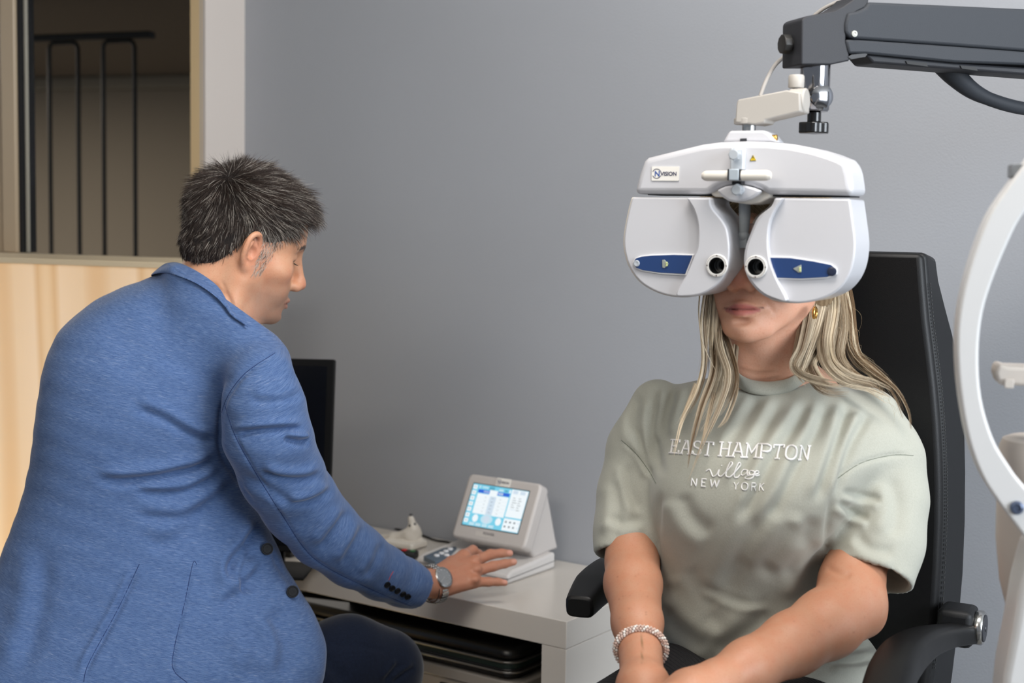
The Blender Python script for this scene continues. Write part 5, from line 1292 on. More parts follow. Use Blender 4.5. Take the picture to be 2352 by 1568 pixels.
# keyboard
kp = onz_l(652,1262); KF = Frame([kp[0],kp[1],ZD+.0005], ROOM+math.radians(6))
kb = empty('keyboard', KF.o, KF.a, 'black keyboard on the desk between the man and his arm', 'keyboard')
kbm = pm('keyboard_black',(24,24,25),.5); box('keyboard_base',(-.16,-.055,0),(.062,.075,.018),kbm,kb,.003)
bm = bmesh.new(); bx(bm,(-.0075,-.0075,.0185),(.0075,.0075,.024)); k0 = obj('key',bm,pm('key_dark',(44,44,46),.4),kb,.0015)
first = True
for r in range(5):
    for c in range(10):
        o = k0 if first else k0.copy()
        if not first: COL.objects.link(o); o.parent = kb
        first = False; o.location = (.050-c*.0195,-.038+r*.0225,0)
ltm = pm('key_legend',(190,188,184),.5); bm = bmesh.new(); bx(bm,(-.0018,-.002,.0241),(.0018,.002,.0244)); l0 = obj('key_legend',bm,ltm,k0,smooth=False)
# white hand-held tonometer lying on its rest
tp_ = onz_l(945,1262); TF = Frame([tp_[0],tp_[1],ZD], ROOM)
ton = empty('handheld_tonometer', TF.o, ROOM, 'white hand-held eye pressure meter on the desk behind the sleeve', 'instrument')
tw = pm('ivory_plastic',(224,218,208),.35)
DT = -((tp_+[0,0,.03]-CAM)@CM)[2]+.03
S = Solid()
q = [W(872,1238,DT+.05),W(905,1236,DT+.02),W(940,1228,DT),W(957,1226,DT)]
S.chain(q,[.011,.013,.015,.013],.008); S.chain([W(948,1236,DT),W(950,1216,DT),W(945,1193,DT),W(944,1188,DT)],[.0175,.0145,.0065,.0055],.006)
V,Q = S.mesh(.002); link('meter_body',np_mesh(V,Q),tw,ton,True,'world')
bm = bmesh.new(); tube(bm,[W(944,1188,DT),W(944,1180,DT)],[.005,.0035],12); obj('probe_tip',bm,dark,ton,local='world')
tbv = bvh_of(V,Q)
for p in ((941,1207),(953,1203)):
    h_ = cast(tbv,*p,.0)
    if h_: bm = bmesh.new(); lathe(bm,[(.0030,-.001),(.0030,.0006),(.0015,.0010)],h_[0],h_[1],14); obj('side_button',bm,dark,ton,local='world')
c = W(930,1252,DT)-np.array([0,0,0]); 
S = Solid(); S.box(np.array([c[0],c[1],ZD+.009]),(.045,.03,.0085),rotz(ROOM),.006); S.cone(np.array([c[0],c[1],ZD+.01]),W(930,1243,DT),.012,.010,.01); S.cone(np.array([c[0]+.022,c[1],ZD+.01]),W(962,1238,DT),.010,.008,.01); S.plane((0,0,ZD+.0016),(0,0,-1))
V,Q = S.mesh(.002); link('rest',np_mesh(V,Q),tw,ton,True,'world')
# small black remote with red and green keys
rp_ = onz_l(936,1278,.004); RFm = Frame([rp_[0],rp_[1],ZD+.0005], ROOM+.3)
rem = empty('remote_control', RFm.o, RFm.a, 'small black remote with a red and a green key beside the sleeve', 'remote')
box('remote_body',(-.040,-.016,0),(.022,.016,.017),kbm,rem,.004); box('red_key',(-.012,-.008,.0172),(-.002,.004,.020),pm('red_key',(200,34,44),.4),rem,.001); box('green_key',(.008,-.008,.0172),(.018,.004,.0195),pm('green_key',(60,120,70),.4),rem,.001)
# black cable along the back of the desk
P = [onz_l(x,y,.003) for x,y in ((800,1200),(842,1197),(870,1201),(905,1213),(965,1228),(1000,1240),(1034,1246),(1070,1262))]
bm = bmesh.new(); tube(bm,smooth_poly(P,6,False),.0028,8); tag(obj('cable',bm,pm('cable_black',(18,18,18),.5)),'thin black cable lying along the back of the white desk','cable')

# ------------------------------------------------------------------ exam chair
CF = Frame([WH.t[0],WH.t[1],0], WOM)
leather = pm('black_leather',(13,13,14),.45,0,.32,bump=.12,bscale=900); leather2 = pm('black_leather_side',(18,19,21),.5,0,.35,bump=.12,bscale=900)
chair = empty('exam_chair', CF.o, WOM, 'high-backed black leather examination chair the blonde woman sits in', 'chair')
yb_ = .175
seam = [CF.px(x,y,yb_) for x,y in ((2125,579),(2130,650),(2137,731),(2147,810),(2156,888),(2163,970),(2167,1045),(2169,1120),(2168,1201),(2164,1300),(2156,1420),(2140,1540),(2120,1680))]
xm_ = (CF.px(2150,760,yb_)[0]+CF.px(1655,760,yb_)[0])/2
outl = [(x,z) for x,z in seam]+[(2*xm_-x,z) for x,z in seam[::-1]]
def back_shape(bm, sc0, y0, sc1, y1):
    cx_ = xm_; n = len(outl)
    A = [bm.verts.new((cx_+(x-cx_)*sc0,y0,z)) for x,z in outl]; B = [bm.verts.new((cx_+(x-cx_)*sc1,y1,z-.004)) for x,z in outl]
    bm.faces.new(A); bm.faces.new(B[::-1])
    for i in range(n): bm.faces.new((A[i],B[i],B[(i+1)%n],A[(i+1)%n]))
bm = bmesh.new(); back_shape(bm,.985,yb_-.012,1.0,yb_+.006); obj('backrest_cushion',bm,leather,chair,.010,3,angle=60)
outr = [CF.px(x,y,yb_+.07) for x,y in ((2137,590),(2155,645),(2172,708),(2187,762),(2197,800),(2207,880),(2217,990),(2219,1084),(2218,1200),(2213,1319),(2203,1436),(2188,1560),(2165,1700))]
bm = bmesh.new(); n = len(seam)
R0 = [bm.verts.new((x,yb_+.0062,z)) for x,z in seam]; R1 = [bm.verts.new((max(x,seam[i][0]),yb_+.078,z)) for i,(x,z) in enumerate(outr)]
L0 = [bm.verts.new((2*xm_-x,yb_+.0062,z)) for x,z in seam]; L1 = [bm.verts.new((2*xm_-max(x,seam[i][0]),yb_+.078,z)) for i,(x,z) in enumerate(outr)]
for i in range(n-1):
    bm.faces.new((R0[i],R0[i+1],R1[i+1],R1[i])); bm.faces.new((L0[i],L1[i],L1[i+1],L0[i+1])); bm.faces.new((R1[i],R1[i+1],L1[i+1],L1[i])); bm.faces.new((R0[i],L0[i],L0[i+1],R0[i+1]))
bm.faces.new((R0[0],R1[0],L1[0],L0[0])); bm.faces.new((R0[-1],L0[-1],L1[-1],R1[-1])); obj('backrest_shell',bm,leather2,chair,.008,3,angle=60)
stm = pm('stitch_black',(44,44,44),.6); bm = bmesh.new()
for sgn in (1,-1):
    pts_ = smooth_poly([(x if sgn>0 else 2*xm_-x,z) for x,z in seam[1:-1]],10,False)
    for a,b in zip(pts_[:-1:1],pts_[1::1]):
        m1 = np.array(a)*.85+np.array(b)*.15; m2 = np.array(a)*.3+np.array(b)*.7
        tube(bm,[(m1[0]+.0025*sgn,yb_+.008,m1[1]),(m2[0]+.0025*sgn,yb_+.008,m2[1])],.0009,5)
obj('stitching',bm,stm,chair)
zs = .655
box('seat',(xm_-.25,-.36,zs-.10),(xm_+.25,yb_-.02,zs),leather,chair,.03,4); box('seat_frame',(xm_-.2,-.25,zs-.16),(xm_+.2,yb_+.05,zs-.1005),leather2,chair,.01)
bm = bmesh.new(); lathe(bm,[(.20,.0005),(.20,.03),(.09,.05),(.06,.07),(.055,zs-.161)],(xm_,0,0),(0,0,1),40); obj('pedestal',bm,steel,chair)
def arm(name, pts, rad, flat):
    P = [CF.inv(W(*p)) for p in pts]; n = 6; P2 = smooth_poly(P,n,False); R2 = np.interp(np.linspace(0,1,len(P2)),np.linspace(0,1,len(rad)),rad)
    bm = bmesh.new(); N = len(P2)
    # rounded square section
    T = [P2[min(i+1,N-1)]-P2[max(i-1,0)] for i in range(N)]; rings = []
    for i in range(N):
        t = T[i]/np.linalg.norm(T[i]); s_ = np.array([1.0,0,0]); s_ -= t*(s_@t); s_ /= np.linalg.norm(s_); u = np.cross(s_,t); u *= np.sign(u[2]) if abs(u[2])>.1 else 1
        ring = []
        for k in range(20):
            a = 2*math.pi*k/20; c,d = math.cos(a),math.sin(a); e = .5; ring.append(bm.verts.new(P2[i]+R2[i]*(flat*np.sign(c)*abs(c)**e*s_+np.sign(d)*abs(d)**e*u)))
        rings.append(ring)
    for i in range(N-1):
        for k in range(20): bm.faces.new((rings[i][k],rings[i][(k+1)%20],rings[i+1][(k+1)%20],rings[i+1][k]))
    bm.faces.new(rings[0][::-1]); bm.faces.new(rings[-1]); return obj(name,bm,leather,chair,.004,2,angle=55)
arm('armrest',[(2236,1452,2.10),(2175,1460,2.05),(2122,1475,1.98),(2076,1508,1.91),(2046,1558,1.84),(2026,1628,1.77)],[.0150,.0158,.020,.0245,.0260,.0255],1.15)
arm('armrest',[(1500,1300,2.38),(1450,1300,2.30),(1400,1322,2.22),(1362,1352,2.16),(1330,1395,2.09)],[.020,.0235,.0245,.0230,.0165],1.25)
hb = CF.inv(W(2222,1437,2.10))
bm = bmesh.new(); bx(bm,(hb[0]-.040,hb[1]-.03,hb[2]-.028),(hb[0]+.012,hb[1]+.03,hb[2]+.028)); obj('armrest_joint',bm,leather2,chair,.010,3)
bm = bmesh.new(); lathe(bm,[(.024,.0),(.0255,.003),(.0255,.009),(.0235,.012)],(hb[0]+.0122,hb[1],hb[2]),(1,0,0),32); o = obj('chrome_cap',bm,steel,chair); 
bm = bmesh.new(); lathe(bm,[(.020,.0122),(.0195,.0135),(.005,.0135),(.004,.0150),(.001,.0150)],(hb[0]+.0122,hb[1],hb[2]),(1,0,0),32); obj('cap_disc',bm,dark,o)

# ------------------------------------------------------------------ instrument head (phoropter) in front of the woman's eyes
PO = W(1692,611,1.885); PF = Frame(PO, WOM)
wp = pm('pearl_white',(202,202,206),.32,0,.5,coat=.25); wp2 = pm('ivory_white',(222,216,206),.4); greyp = pm('grey_knob',(176,182,188),.4)
ph = empty('phoropter', PO, WOM, 'large white two-part eye testing head in front of the woman\'s face', 'eye test instrument')
def C2(p,sc=3.408,o=(1400,260)): return (p[0]/sc+o[0],p[1]/sc+o[1])
def pl(pts, yl, dx=0): return [PF.px(C2(p)[0]+dx,C2(p)[1],yl) for p in pts]
def boolean_cut(o, bm_cut):
    me = bpy.data.meshes.new('cut'); bmesh.ops.recalc_face_normals(bm_cut,faces=bm_cut.faces); bm_cut.to_mesh(me); bm_cut.free(); c = bpy.data.objects.new('cut',me); COL.objects.link(c); c.parent = o.parent
    m_ = o.modifiers.new('b','BOOLEAN'); m_.operation = 'DIFFERENCE'; m_.solver = 'EXACT'; m_.object = c
    bpy.context.view_layer.update(); nm = bpy.data.meshes.new_from_object(o.evaluated_get(bpy.context.evaluated_depsgraph_get()))
    for x in list(o.modifiers): o.modifiers.remove(x)
    old = o.data; o.data = nm; bpy.data.objects.remove(c); bpy.data.meshes.remove(me)
top = pl([(185,632),(225,480),(265,372),(295,345),(540,285),(720,242),(860,224),(1060,218),(1250,222),(1430,240),(1600,275),(1720,312),(1820,352),(1860,385),(1885,470),(1898,560),(1906,645),(1600,640),(1380,636),(1240,634),(1180,600),(1090,568),(980,556),(900,566),(830,595),(770,634),(600,634),(400,633)],0)
bm = bmesh.new(); prism(bm,top,0,.072); obj('bridge_cover',bm,wp,ph,.012,5,angle=50)
bm = bmesh.new(); prism(bm,pl([(300,640),(1880,655),(1880,640),(300,625)],.02),.02,.07); obj('slide_gap',bm,pm('slot_black',(14,14,22),.5),ph)
# unit bodies
LU = [(178,656),(150,760),(122,900),(112,1010),(125,1110),(160,1210),(230,1310),(330,1380),(450,1425),(580,1440),(690,1428),(780,1395),(860,1335),(915,1262),(940,1180),(948,1080),(942,980),(925,890),(880,812),(805,722),(795,658)]
RU = [(1290,660),(1262,728),(1160,812),(1108,920),(1063,1040),(1048,1150),(1062,1250),(1112,1340),(1190,1418),(1290,1463),(1420,1484),(1540,1482),(1670,1450),(1780,1392),(1860,1300),(1905,1190),(1922,1080),(1922,980),(1905,840),(1880,668)]
holes = (C2((843,1192)),C2((1148,1202)))
def unit(name, pts, depth, hole):
    bm = bmesh.new(); prism(bm,[PF.px(*C2(p),.004) for p in smooth_sel(pts)],.004,depth); o = obj(name,bm,wp,ph,.017,5,angle=50); return o
def smooth_sel(pts): return [pts[0]]+[tuple(p) for p in smooth_poly(pts,3,False)[1:-1]]+[pts[-1]]
lu = unit('left_unit',LU,.078,0); ru = unit('right_unit',RU,.078,1)
LC = [(600,662),(655,745),(688,850),(694,960),(684,1060),(655,1130),(600,1262),(552,1340),(520,1425),(600,1432),(690,1422),(775,1388),(850,1330),(903,1258),(928,1178),(936,1080),(930,985),(912,896),(868,822),(797,735),(785,664)]
RC = [(1355,664),(1290,760),(1248,870),(1236,1000),(1244,1110),(1262,1190),(1310,1310),(1385,1466),(1290,1450),(1200,1408),(1122,1332),(1076,1248),(1062,1150),(1076,1045),(1120,928),(1172,822),(1272,736),(1300,668)]
lc_ = None
for nm,pts,y in (('lens_cover',LC,-.006),('lens_cover',RC,-.006)):
    bm = bmesh.new(); prism(bm,[PF.px(*C2(p),y) for p in smooth_sel(pts)],y,.012); o = obj(nm,bm,wp,ph,.0052,4,angle=50)
    lc_ = (lc_ or [])+[o]
# back plates seen beside the left unit
bm = bmesh.new(); prism(bm,[PF.px(C2(p)[0]+2,C2(p)[1],.086) for p in smooth_sel(LU)][::1],.0785,.094); obj('back_plate',bm,wp2,ph,.003,2,angle=50)
bm = bmesh.new(); prism(bm,[PF.px(C2(p)[0]-2,C2(p)[1],.086) for p in smooth_sel(RU)][::1],.0785,.094); obj('back_plate',bm,wp2,ph,.003,2,angle=50)
blackin = pm('lens_tube_black',(12,12,12),.25); ring_w = pm('scale_ring',(226,224,220),.4); tickm = pm('tick_ink',(60,40,40),.6)
for i,(hx_,hy_) in enumerate(holes):
    x_,z_ = PF.px(hx_,hy_,-.006); rh = 19.6/FPX*1.885; ro = 26.5/FPX*1.885
    for o in (lu,ru,lc_[i])+tuple(o for o in ph.children if o.name.startswith('back_plate')):
        if (o is lu and i==1) or (o is ru and i==0): continue
        bmc = bmesh.new(); lathe(bmc,[(rh,-.03),(rh,.13)],(x_,0,z_),(0,1,0),40)
        boolean_cut(o,bmc)
    bm = bmesh.new(); lathe(bm,[(rh-.0002,-.0085),(ro-.001,-.0085),(ro,-.0075),(ro,-.0062),(rh-.0002,-.0062)],(x_,0,z_),(0,1,0),48,cap=False); 
    r0 = obj('scale_ring',bm,ring_w,ph)
    bm = bmesh.new()
    for k in range(36):
        a = 2*math.pi*k/36; big = k%9==0; rr_ = (rh+ro)/2; s_ = .0011 if big else .00050
        c_,d_ = x_+rr_*math.cos(a), z_+rr_*math.sin(a); bm.faces.new([bm.verts.new((c_+s_*math.cos(t),-.0087,d_+s_*math.sin(t))) for t in np.linspace(0,2*math.pi,8,endpoint=False)])
    obj('scale_ticks',bm,tickm,r0,smooth=False)
    bm = bmesh.new(); R1_ = rh-.0004
    lathe(bm,[(R1_,-.0080),(R1_-.0008,-.0080),(R1_-.0008,.010),(R1_-.0020,.0105),(R1_-.0020,.026),(R1_-.0034,.0265),(R1_-.0034,.044),(R1_-.0045,.0445),(R1_-.0045,.093),(R1_,.093),(R1_,-.0080)],(x_,0,z_),(0,1,0),40,cap=False); obj('lens_tube',bm,blackin,ph)
    bm = bmesh.new(); lathe(bm,[(R1_-.0021,.016),(R1_-.0050,.016),(R1_-.0050,.019),(R1_-.0021,.019)],(x_,0,z_),(0,1,0),40,cap=False); obj('lens_mount',bm,pm('mount_grey',(120,120,118),.35,.6),ph)
    bm = bmesh.new(); lathe(bm,[(R1_-.0050,.0175),(R1_*.3,.0172),(1e-4,.017)],(x_,0,z_),(0,1,0),32,cap=False)
    lm, nt, b = new_mat('lens_glass'); b.inputs['Transmission Weight'].default_value = 1; b.inputs['Roughness'].default_value = 0; b.inputs['IOR'].default_value = 1.05; obj('test_lens',bm,lm,ph)
# blue panels
bluem = pm('blue_panel',(34,62,112),.35); led = pm('led_green',(206,214,150),.3)
for pts,tri,dot in (([(186,1170),(205,1137),(250,1122),(330,1114),(500,1108),(650,1112),(592,1258),(400,1248),(260,1228),(205,1207)],[(412,1148),(430,1146),(462,1180),(430,1212),(414,1208)],(212,1175)),
                ([(1250,1130),(1420,1134),(1600,1160),(1730,1185),(1772,1215),(1770,1255),(1700,1282),(1500,1293),(1292,1286)],[(1436,1215),(1500,1185),(1502,1245),(1480,1248)],(1740,1238))):
    c_ = np.mean(pts,0)
    bm = bmesh.new(); prism(bm,[PF.px(*C2(c_+(np.array(p)-c_)*np.array([1.035,1.14])),.0015) for p in pts],.0012,.006); obj('panel_frame',bm,pm('frame_white',(232,232,232),.35),ph,.0006)
    bm = bmesh.new(); prism(bm,[PF.px(*C2(p),.0008) for p in pts],.0004,.004); bp_ = obj('blue_panel',bm,bluem,ph,.0003)
    bm = bmesh.new(); prism(bm,[PF.px(*C2(p),-.0002) for p in tri],-.0006,.0006); obj('arrow_window',bm,pm('arrow_grey',(150,156,150),.3),bp_,.0004)
    for dy in (-9,9):
        cx_ = (448 if tri[0][0]<1000 else 1492); x_,z_ = PF.px(*C2((cx_,1180+dy if tri[0][0]<1000 else 1222+dy)),-.0006); bm = bmesh.new(); lathe(bm,[(.0016,-.0007),(.0012,-.0018)],(x_,0,z_),(0,1,0),12); obj('indicator_lamp',bm,led,bp_)
    x_,z_ = PF.px(*C2(dot),-.0002); bm = bmesh.new(); sr_ = .0044 if dot[0]<1000 else .0060; lathe(bm,[(sr_,.0012),(sr_,-.0006),(sr_*.8,-.0012),(sr_*.1,-.0006)],(x_,0,z_),(0,1,0),28); obj('sensor_button',bm,greyp if dot[0]<1000 else pm('dark_blue_sensor',(40,46,66),.25),bp_)
# mount on top
bm = bmesh.new(); prism(bm,pl([(884,226),(932,142),(950,136),(1205,134),(1245,158),(1298,222)],.018),.018,.060); obj('top_mount',bm,wp,ph,.004,3)
bm = bmesh.new(); prism(bm,pl([(1022,198),(1072,196),(1070,220),(1020,222)],.0165),.0165,.019); obj('scale_window',bm,dark,ph)
x_,z_ = PF.px(*C2((1268,192)),.03); bm = bmesh.new(); tube(bm,[(x_-.010,.03,z_),(x_+.008,.03,z_)],.0042,16); obj('brass_pin',bm,gold,ph,.001)
x_,z_ = PF.px(1720.5,290,.045); zt_ = PF.px(1720,278,.045)[1]
bm = bmesh.new(); lathe(bm,[(15.5/FPX*1.93,-.02),(15.5/FPX*1.93,zt_-z_+.01)],(x_,.045,z_),(0,0,1),32); obj('chrome_shaft',bm,steel,ph)
# white bracket up to the stand
def C3(p): return (p[0]/3.5+1680,p[1]/3.5)
def p3(pts, yl): return [PF.px(*C3(p),yl) for p in pts]
bm = bmesh.new(); prism(bm,p3([(28,985),(40,830),(52,800),(440,724),(548,742),(552,895),(270,962),(262,985),(190,1000)],.025),.025,.068); wb = pm('bracket_ivory',(172,167,160),.5); obj('bracket',bm,wb,ph,.006,3,angle=50)
x_,z_ = PF.px(1721,279,.045); bm = bmesh.new(); lathe(bm,[(.0205,-.004),(.0205,.004)],(x_,.045,z_),(0,0,1),32); obj('bracket_collar',bm,wb,ph,.001)
bm = bmesh.new(); a_ = PF.px(1826,232,.047); tube(bm,[(a_[0]-.006,.047,a_[1]),(a_[0]+.016,.047,a_[1])],.0165,28); obj('bracket_boss',bm,wb,ph,.002)
x_,z_ = PF.px(1789,264,.045); bm = bmesh.new(); lathe(bm,[(.0045,.006),(.0045,-.002),(.003,-.004)],(x_,.045,z_),(0,0,1),16); obj('bracket_screw',bm,steel,ph)
x_,z_ = PF.px(1829,186,.05); bm = bmesh.new(); lathe(bm,[(.0098,-.009),(.0105,-.007),(.0105,.006),(.009,.008)],(x_,.05,z_),(0,0,1),24); lathe(bm,[(.004,-.03),(.004,-.009)],(x_,.05,z_),(0,0,1),12); obj('thumb_screw',bm,wb,ph)
# forehead-rest adjuster on the front: slotted grey block, cross bar, two knobs
bm = bmesh.new(); prism(bm,pl([(950,272),(1058,276),(1050,440),(1046,500),(948,500),(944,330)],-.006),-.008,.003); obj('grey_slide',bm,pm('cool_grey',(198,204,210),.35),ph,.002)
bm = bmesh.new(); a_,b_ = PF.px(*C2((758,490)),-.024),PF.px(*C2((1232,486)),-.024)
tube(bm,[(a_[0]-.0062,-.024,a_[1]),(a_[0]-.0055,-.024,a_[1]),(a_[0]-.0028,-.024,a_[1]),(a_[0],-.024,a_[1]),(b_[0],-.024,b_[1]),(b_[0]+.0028,-.024,b_[1]),(b_[0]+.0055,-.024,b_[1]),(b_[0]+.0062,-.024,b_[1])],[.0015,.0042,.0060,.0069,.0069,.0060,.0042,.0015],24); obj('cross_bar',bm,wp2,ph)
x_,z_ = PF.px(*C2((972,482)),-.032); box('bar_clamp',(x_-.0070,-.0325,z_-.0074),(x_+.0070,-.006,z_+.0078),pm('clamp_grey',(166,176,184),.35),ph,.0015)
for s_ in (-1,1): box('clamp_gap',(x_+s_*.0079-.0008,-.0318,z_-.0072),(x_+s_*.0079+.0008,-.012,z_+.0074),dark,ph)
x_,z_ = PF.px(*C2((994,540)),-.012); box('black_slot',(x_-.0066,-.012,z_-.0030),(x_+.0066,.002,z_+.0030),pm('slot_dark',(24,24,28),.4),ph,.0006)
for q in ((965,322),(986,598)):
    x_,z_ = PF.px(*C2(q),-.026); bm = bmesh.new(); pr = [(.0135,-.012),(.0138,-.008),(.0132,0),(.0122,.008),(.006,.009),(.006,.030)]
    lathe(bm,[(.0062,.0),(.0070,.001),(.0073,.004),(.0072,.010),(.0050,.0105),(.0050,.026)],(x_,-.024,z_),(0,1,0),28); k_ = obj('adjust_knob',bm,greyp,ph,.0008)
    bm = bmesh.new()
    for k in range(8):
        a = 2*math.pi*k/8; c_ = (x_+.0070*math.cos(a),z_+.0070*math.sin(a)); tube(bm,[(c_[0],-.0225,c_[1]),(c_[0],-.0145,c_[1])],.0010,8)
    obj('knob_ribs',bm,greyp,k_)
vis = pl([(835,603),(900,572),(980,560),(1060,566),(1130,584),(1185,608),(1150,640),(1100,672),(1045,690),(985,694),(930,684),(880,650)],-.004)
bm = bmesh.new(); prism(bm,vis,-.004,.010); obj('visor_front',bm,wp,ph,.003,3,angle=50)
vis2 = pl([(760,600),(900,570),(980,560),(1100,566),(1260,610),(1268,655),(1180,700),(1100,714),(1020,704),(940,690),(880,655),(820,655)],.012)
bm = bmesh.new(); prism(bm,vis2,.0102,.060); obj('visor_hood',bm,wp2,ph,.003,3,angle=50)
bm = bmesh.new(); P = [PF.px(*C2((1058,700)),.045),PF.px(*C2((1058,800)),.045),PF.px(*C2((1054,900)),.045),PF.px(*C2((1048,950)),.045)]
tube(bm,[(x,.045,z) for x,z in P],[.0078,.0078,.0068,.0060],18); obj('forehead_rod',bm,pm('rod_grey',(150,156,160),.4),ph)
x_,z_ = PF.px(*C2((1050,960)),.045); bm = bmesh.new(); bmesh.ops.create_uvsphere(bm,u_segments=16,v_segments=10,radius=.0080,matrix=Matrix.Translation((x_,.045,z_))); bx(bm,(x_-.006,.040,z_-.016),(x_+.006,.052,z_)); obj('rod_joint',bm,pm('joint_grey',(160,166,170),.35),ph)
clr, nt, b = new_mat('clear_pad'); b.inputs['Transmission Weight'].default_value = .85; b.inputs['Roughness'].default_value = .12; b.inputs['Base Color'].default_value = (.9,.93,.95,1)
bm = bmesh.new(); tube(bm,[(x_-.028,.066,z_),(x_-.012,.058,z_+.001),(x_,.055,z_+.001),(x_+.014,.058,z_+.001),(x_+.028,.066,z_)],.016,14,flat=(1,.12),up=(0,0,1)); obj('forehead_pad',bm,clr,ph)
# logo plate and warning mark
x_,z_ = PF.px(*C2((331,528)),-.0002); x2_,_ = PF.px(*C2((548,424)),-.0002)
logo(ph, Matrix.Translation((x_,-.0003,z_))@Matrix.Rotation(math.radians(90),4,'X'), (x2_-x_)/64)
yl_ = pm('warning_yellow',(244,208,20),.5); 
bm = bmesh.new(); prism(bm,pl([(1096,373),(1147,371),(1123,326)],-.0006),-.0006,.0004); wm = obj('warning_sign',bm,yl_,ph,smooth=False)
bm = bmesh.new(); T3 = [np.array(p,float) for p in ((1096,373),(1147,371),(1123,326))]; c_ = sum(T3)/3; inn = [c_+(p-c_)*.78 for p in T3]
for i in range(3): bm.faces.new([bm.verts.new((lambda q:(q[0],-.0010,q[1]))(PF.px(*C2(p),-.001))) for p in (T3[i],T3[(i+1)%3],inn[(i+1)%3],inn[i])])
prism(bm,pl([(1120,340),(1126,340),(1124,358),(1122,358)],-.001),-.0012,-.0007); prism(bm,pl([(1121,361),(1125,361),(1125,365),(1121,365)],-.001),-.0012,-.0007)
obj('warning_print',bm,pm('print_black',(24,24,20),.5),wm,smooth=False)

# ------------------------------------------------------------------ stand arm above
AO = W(1872,100,1.965); AF = Frame(AO, math.radians(16))
gry = pm('anthracite_paint',(52,55,60),.62,spec=.25,bump=.15,bscale=700); gry2 = pm('anthracite_cast',(46,47,51),.55,spec=.3,bump=.15,bscale=700)
st = empty('stand_arm', AO, AF.a, 'dark grey instrument stand arm reaching in from the top right', 'instrument arm')
def pa(pts, yl): return [AF.px(*C3(p),yl) for p in pts]
bm = bmesh.new(); prism(bm,pa([(562,520),(566,165),(580,142),(610,128),(720,106),(830,85),(900,50),(975,0),(1010,-40),(1110,-40),(1102,20),(1080,60),(1010,92),(955,150),(925,230),(920,330),(945,425),(952,488),(800,520)],-.030),-.030,.028); obj('arm_head',bm,gry2,st,.010,4,angle=50)
bm = bmesh.new(); prism(bm,pa([(940,100),(1010,90),(1080,60),(1104,14),(4600,171),(4600,578),(1700,360),(1000,312),(950,300),(918,260),(918,190)],-.034),-.034,.034); ac = obj('arm_cover',bm,gry,st,.004,3,angle=50)
bm = bmesh.new(); prism(bm,pa([(922,318),(1000,316),(1700,364),(4600,582),(4600,690),(2352,520),(1800,500),(1085,430),(946,430)],-.033),-.033,.033); obj('lower_cover',bm,gry,st,.003,2,angle=50)
bm = bmesh.new(); prism(bm,pa([(1080,436),(1800,505),(4600,694),(4600,775),(2352,600),(1140,506)],-.026),-.026,.026); un = obj('underside',bm,gry2,st,.003)
for a,b in ((1400,1560),(1838,1960)):
    k = (505-430)/(1700-1085); bm = bmesh.new(); prism(bm,pa([(a,490+(a-1400)*.085),(b,492+(b-1400)*.085),(b+18,522+(b-1400)*.085),(a+12,514+(a-1400)*.085)],-.027),-.028,-.0262); obj('vent_slot',bm,pm('vent_black',(12,12,12),.6),un)
bm = bmesh.new(); prism(bm,pa([(930,460),(960,440),(1070,430),(1088,436),(1070,458),(960,475)],-.029),-.031,.0); obj('hinge_gap',bm,pm('gap_black',(16,15,18),.5),st)
x_,z_ = AF.px(*C3((987,272)),-.034); bm = bmesh.new(); lathe(bm,[(.0045,0),(.0043,.0018),(.002,.0025),(.0005,.0012)],(x_,-.0338,z_),(0,-1,0),20); obj('screw',bm,pm('screw_zinc',(220,220,210),.3,.8),st)
# clamp knob
kx,kz_ = AF.px(*C3((433,355)),0); kx2,_ = AF.px(*C3((560,352)),0)
bm = bmesh.new(); lathe(bm,[(.0120,0),(.0135,.001),(.0138,.0108),(.0125,.012)],(kx-.006,0,kz_),(1,0,0),10); lathe(bm,[(.0082,.012),(.0082,kx2-kx+.006)],(kx-.006,0,kz_),(1,0,0),24); obj('clamp_knob',bm,pm('knob_black',(30,29,28),.45),st,.0012)
# chrome barrel, ball bolt, star knob
bx_,bz1 = AF.px(*C3((677,518)),0); _,bz0_ = AF.px(*C3((677,898)),0); rB = 34.3/FPX*1.965
chrome = pm('chrome',(150,150,153),.12,1)
bm = bmesh.new(); lathe(bm,[(rB-.002,bz0_),(rB,bz0_+.003),(rB,bz1+.002)],(bx_,0,0),(0,0,1),48); barrel = obj('chrome_barrel',bm,chrome,st)
bq = AF.px(*C3((735,775)),-rB)
bm = bmesh.new(); lathe(bm,[(.0165,rB*.64),(.0170,rB*.72),(.0165,rB*.95),(.010,rB*1.08),(.0005,rB*1.11)],(bq[0],0,bq[1]),(0,-1,0),36); obj('ball_bolt',bm,chrome,st)
sx_,sz_ = AF.px(*C3((662,1030)),0)
bm = bmesh.new(); n = 36; 
prism(bm,[(sx_+(.0205+.0018*math.cos(6*a))*math.cos(a),(.0205+.0018*math.cos(6*a))*math.sin(a)) for a in np.linspace(0,2*math.pi,72,endpoint=False)],sz_-.0072,sz_+.0078,'z'); lathe(bm,[(.0095,sz_+.0078),(.0095,bz0_)],(sx_,0,0),(0,0,1),24); obj('star_knob',bm,pm('gloss_black',(26,26,27),.2),st,.0015,2)
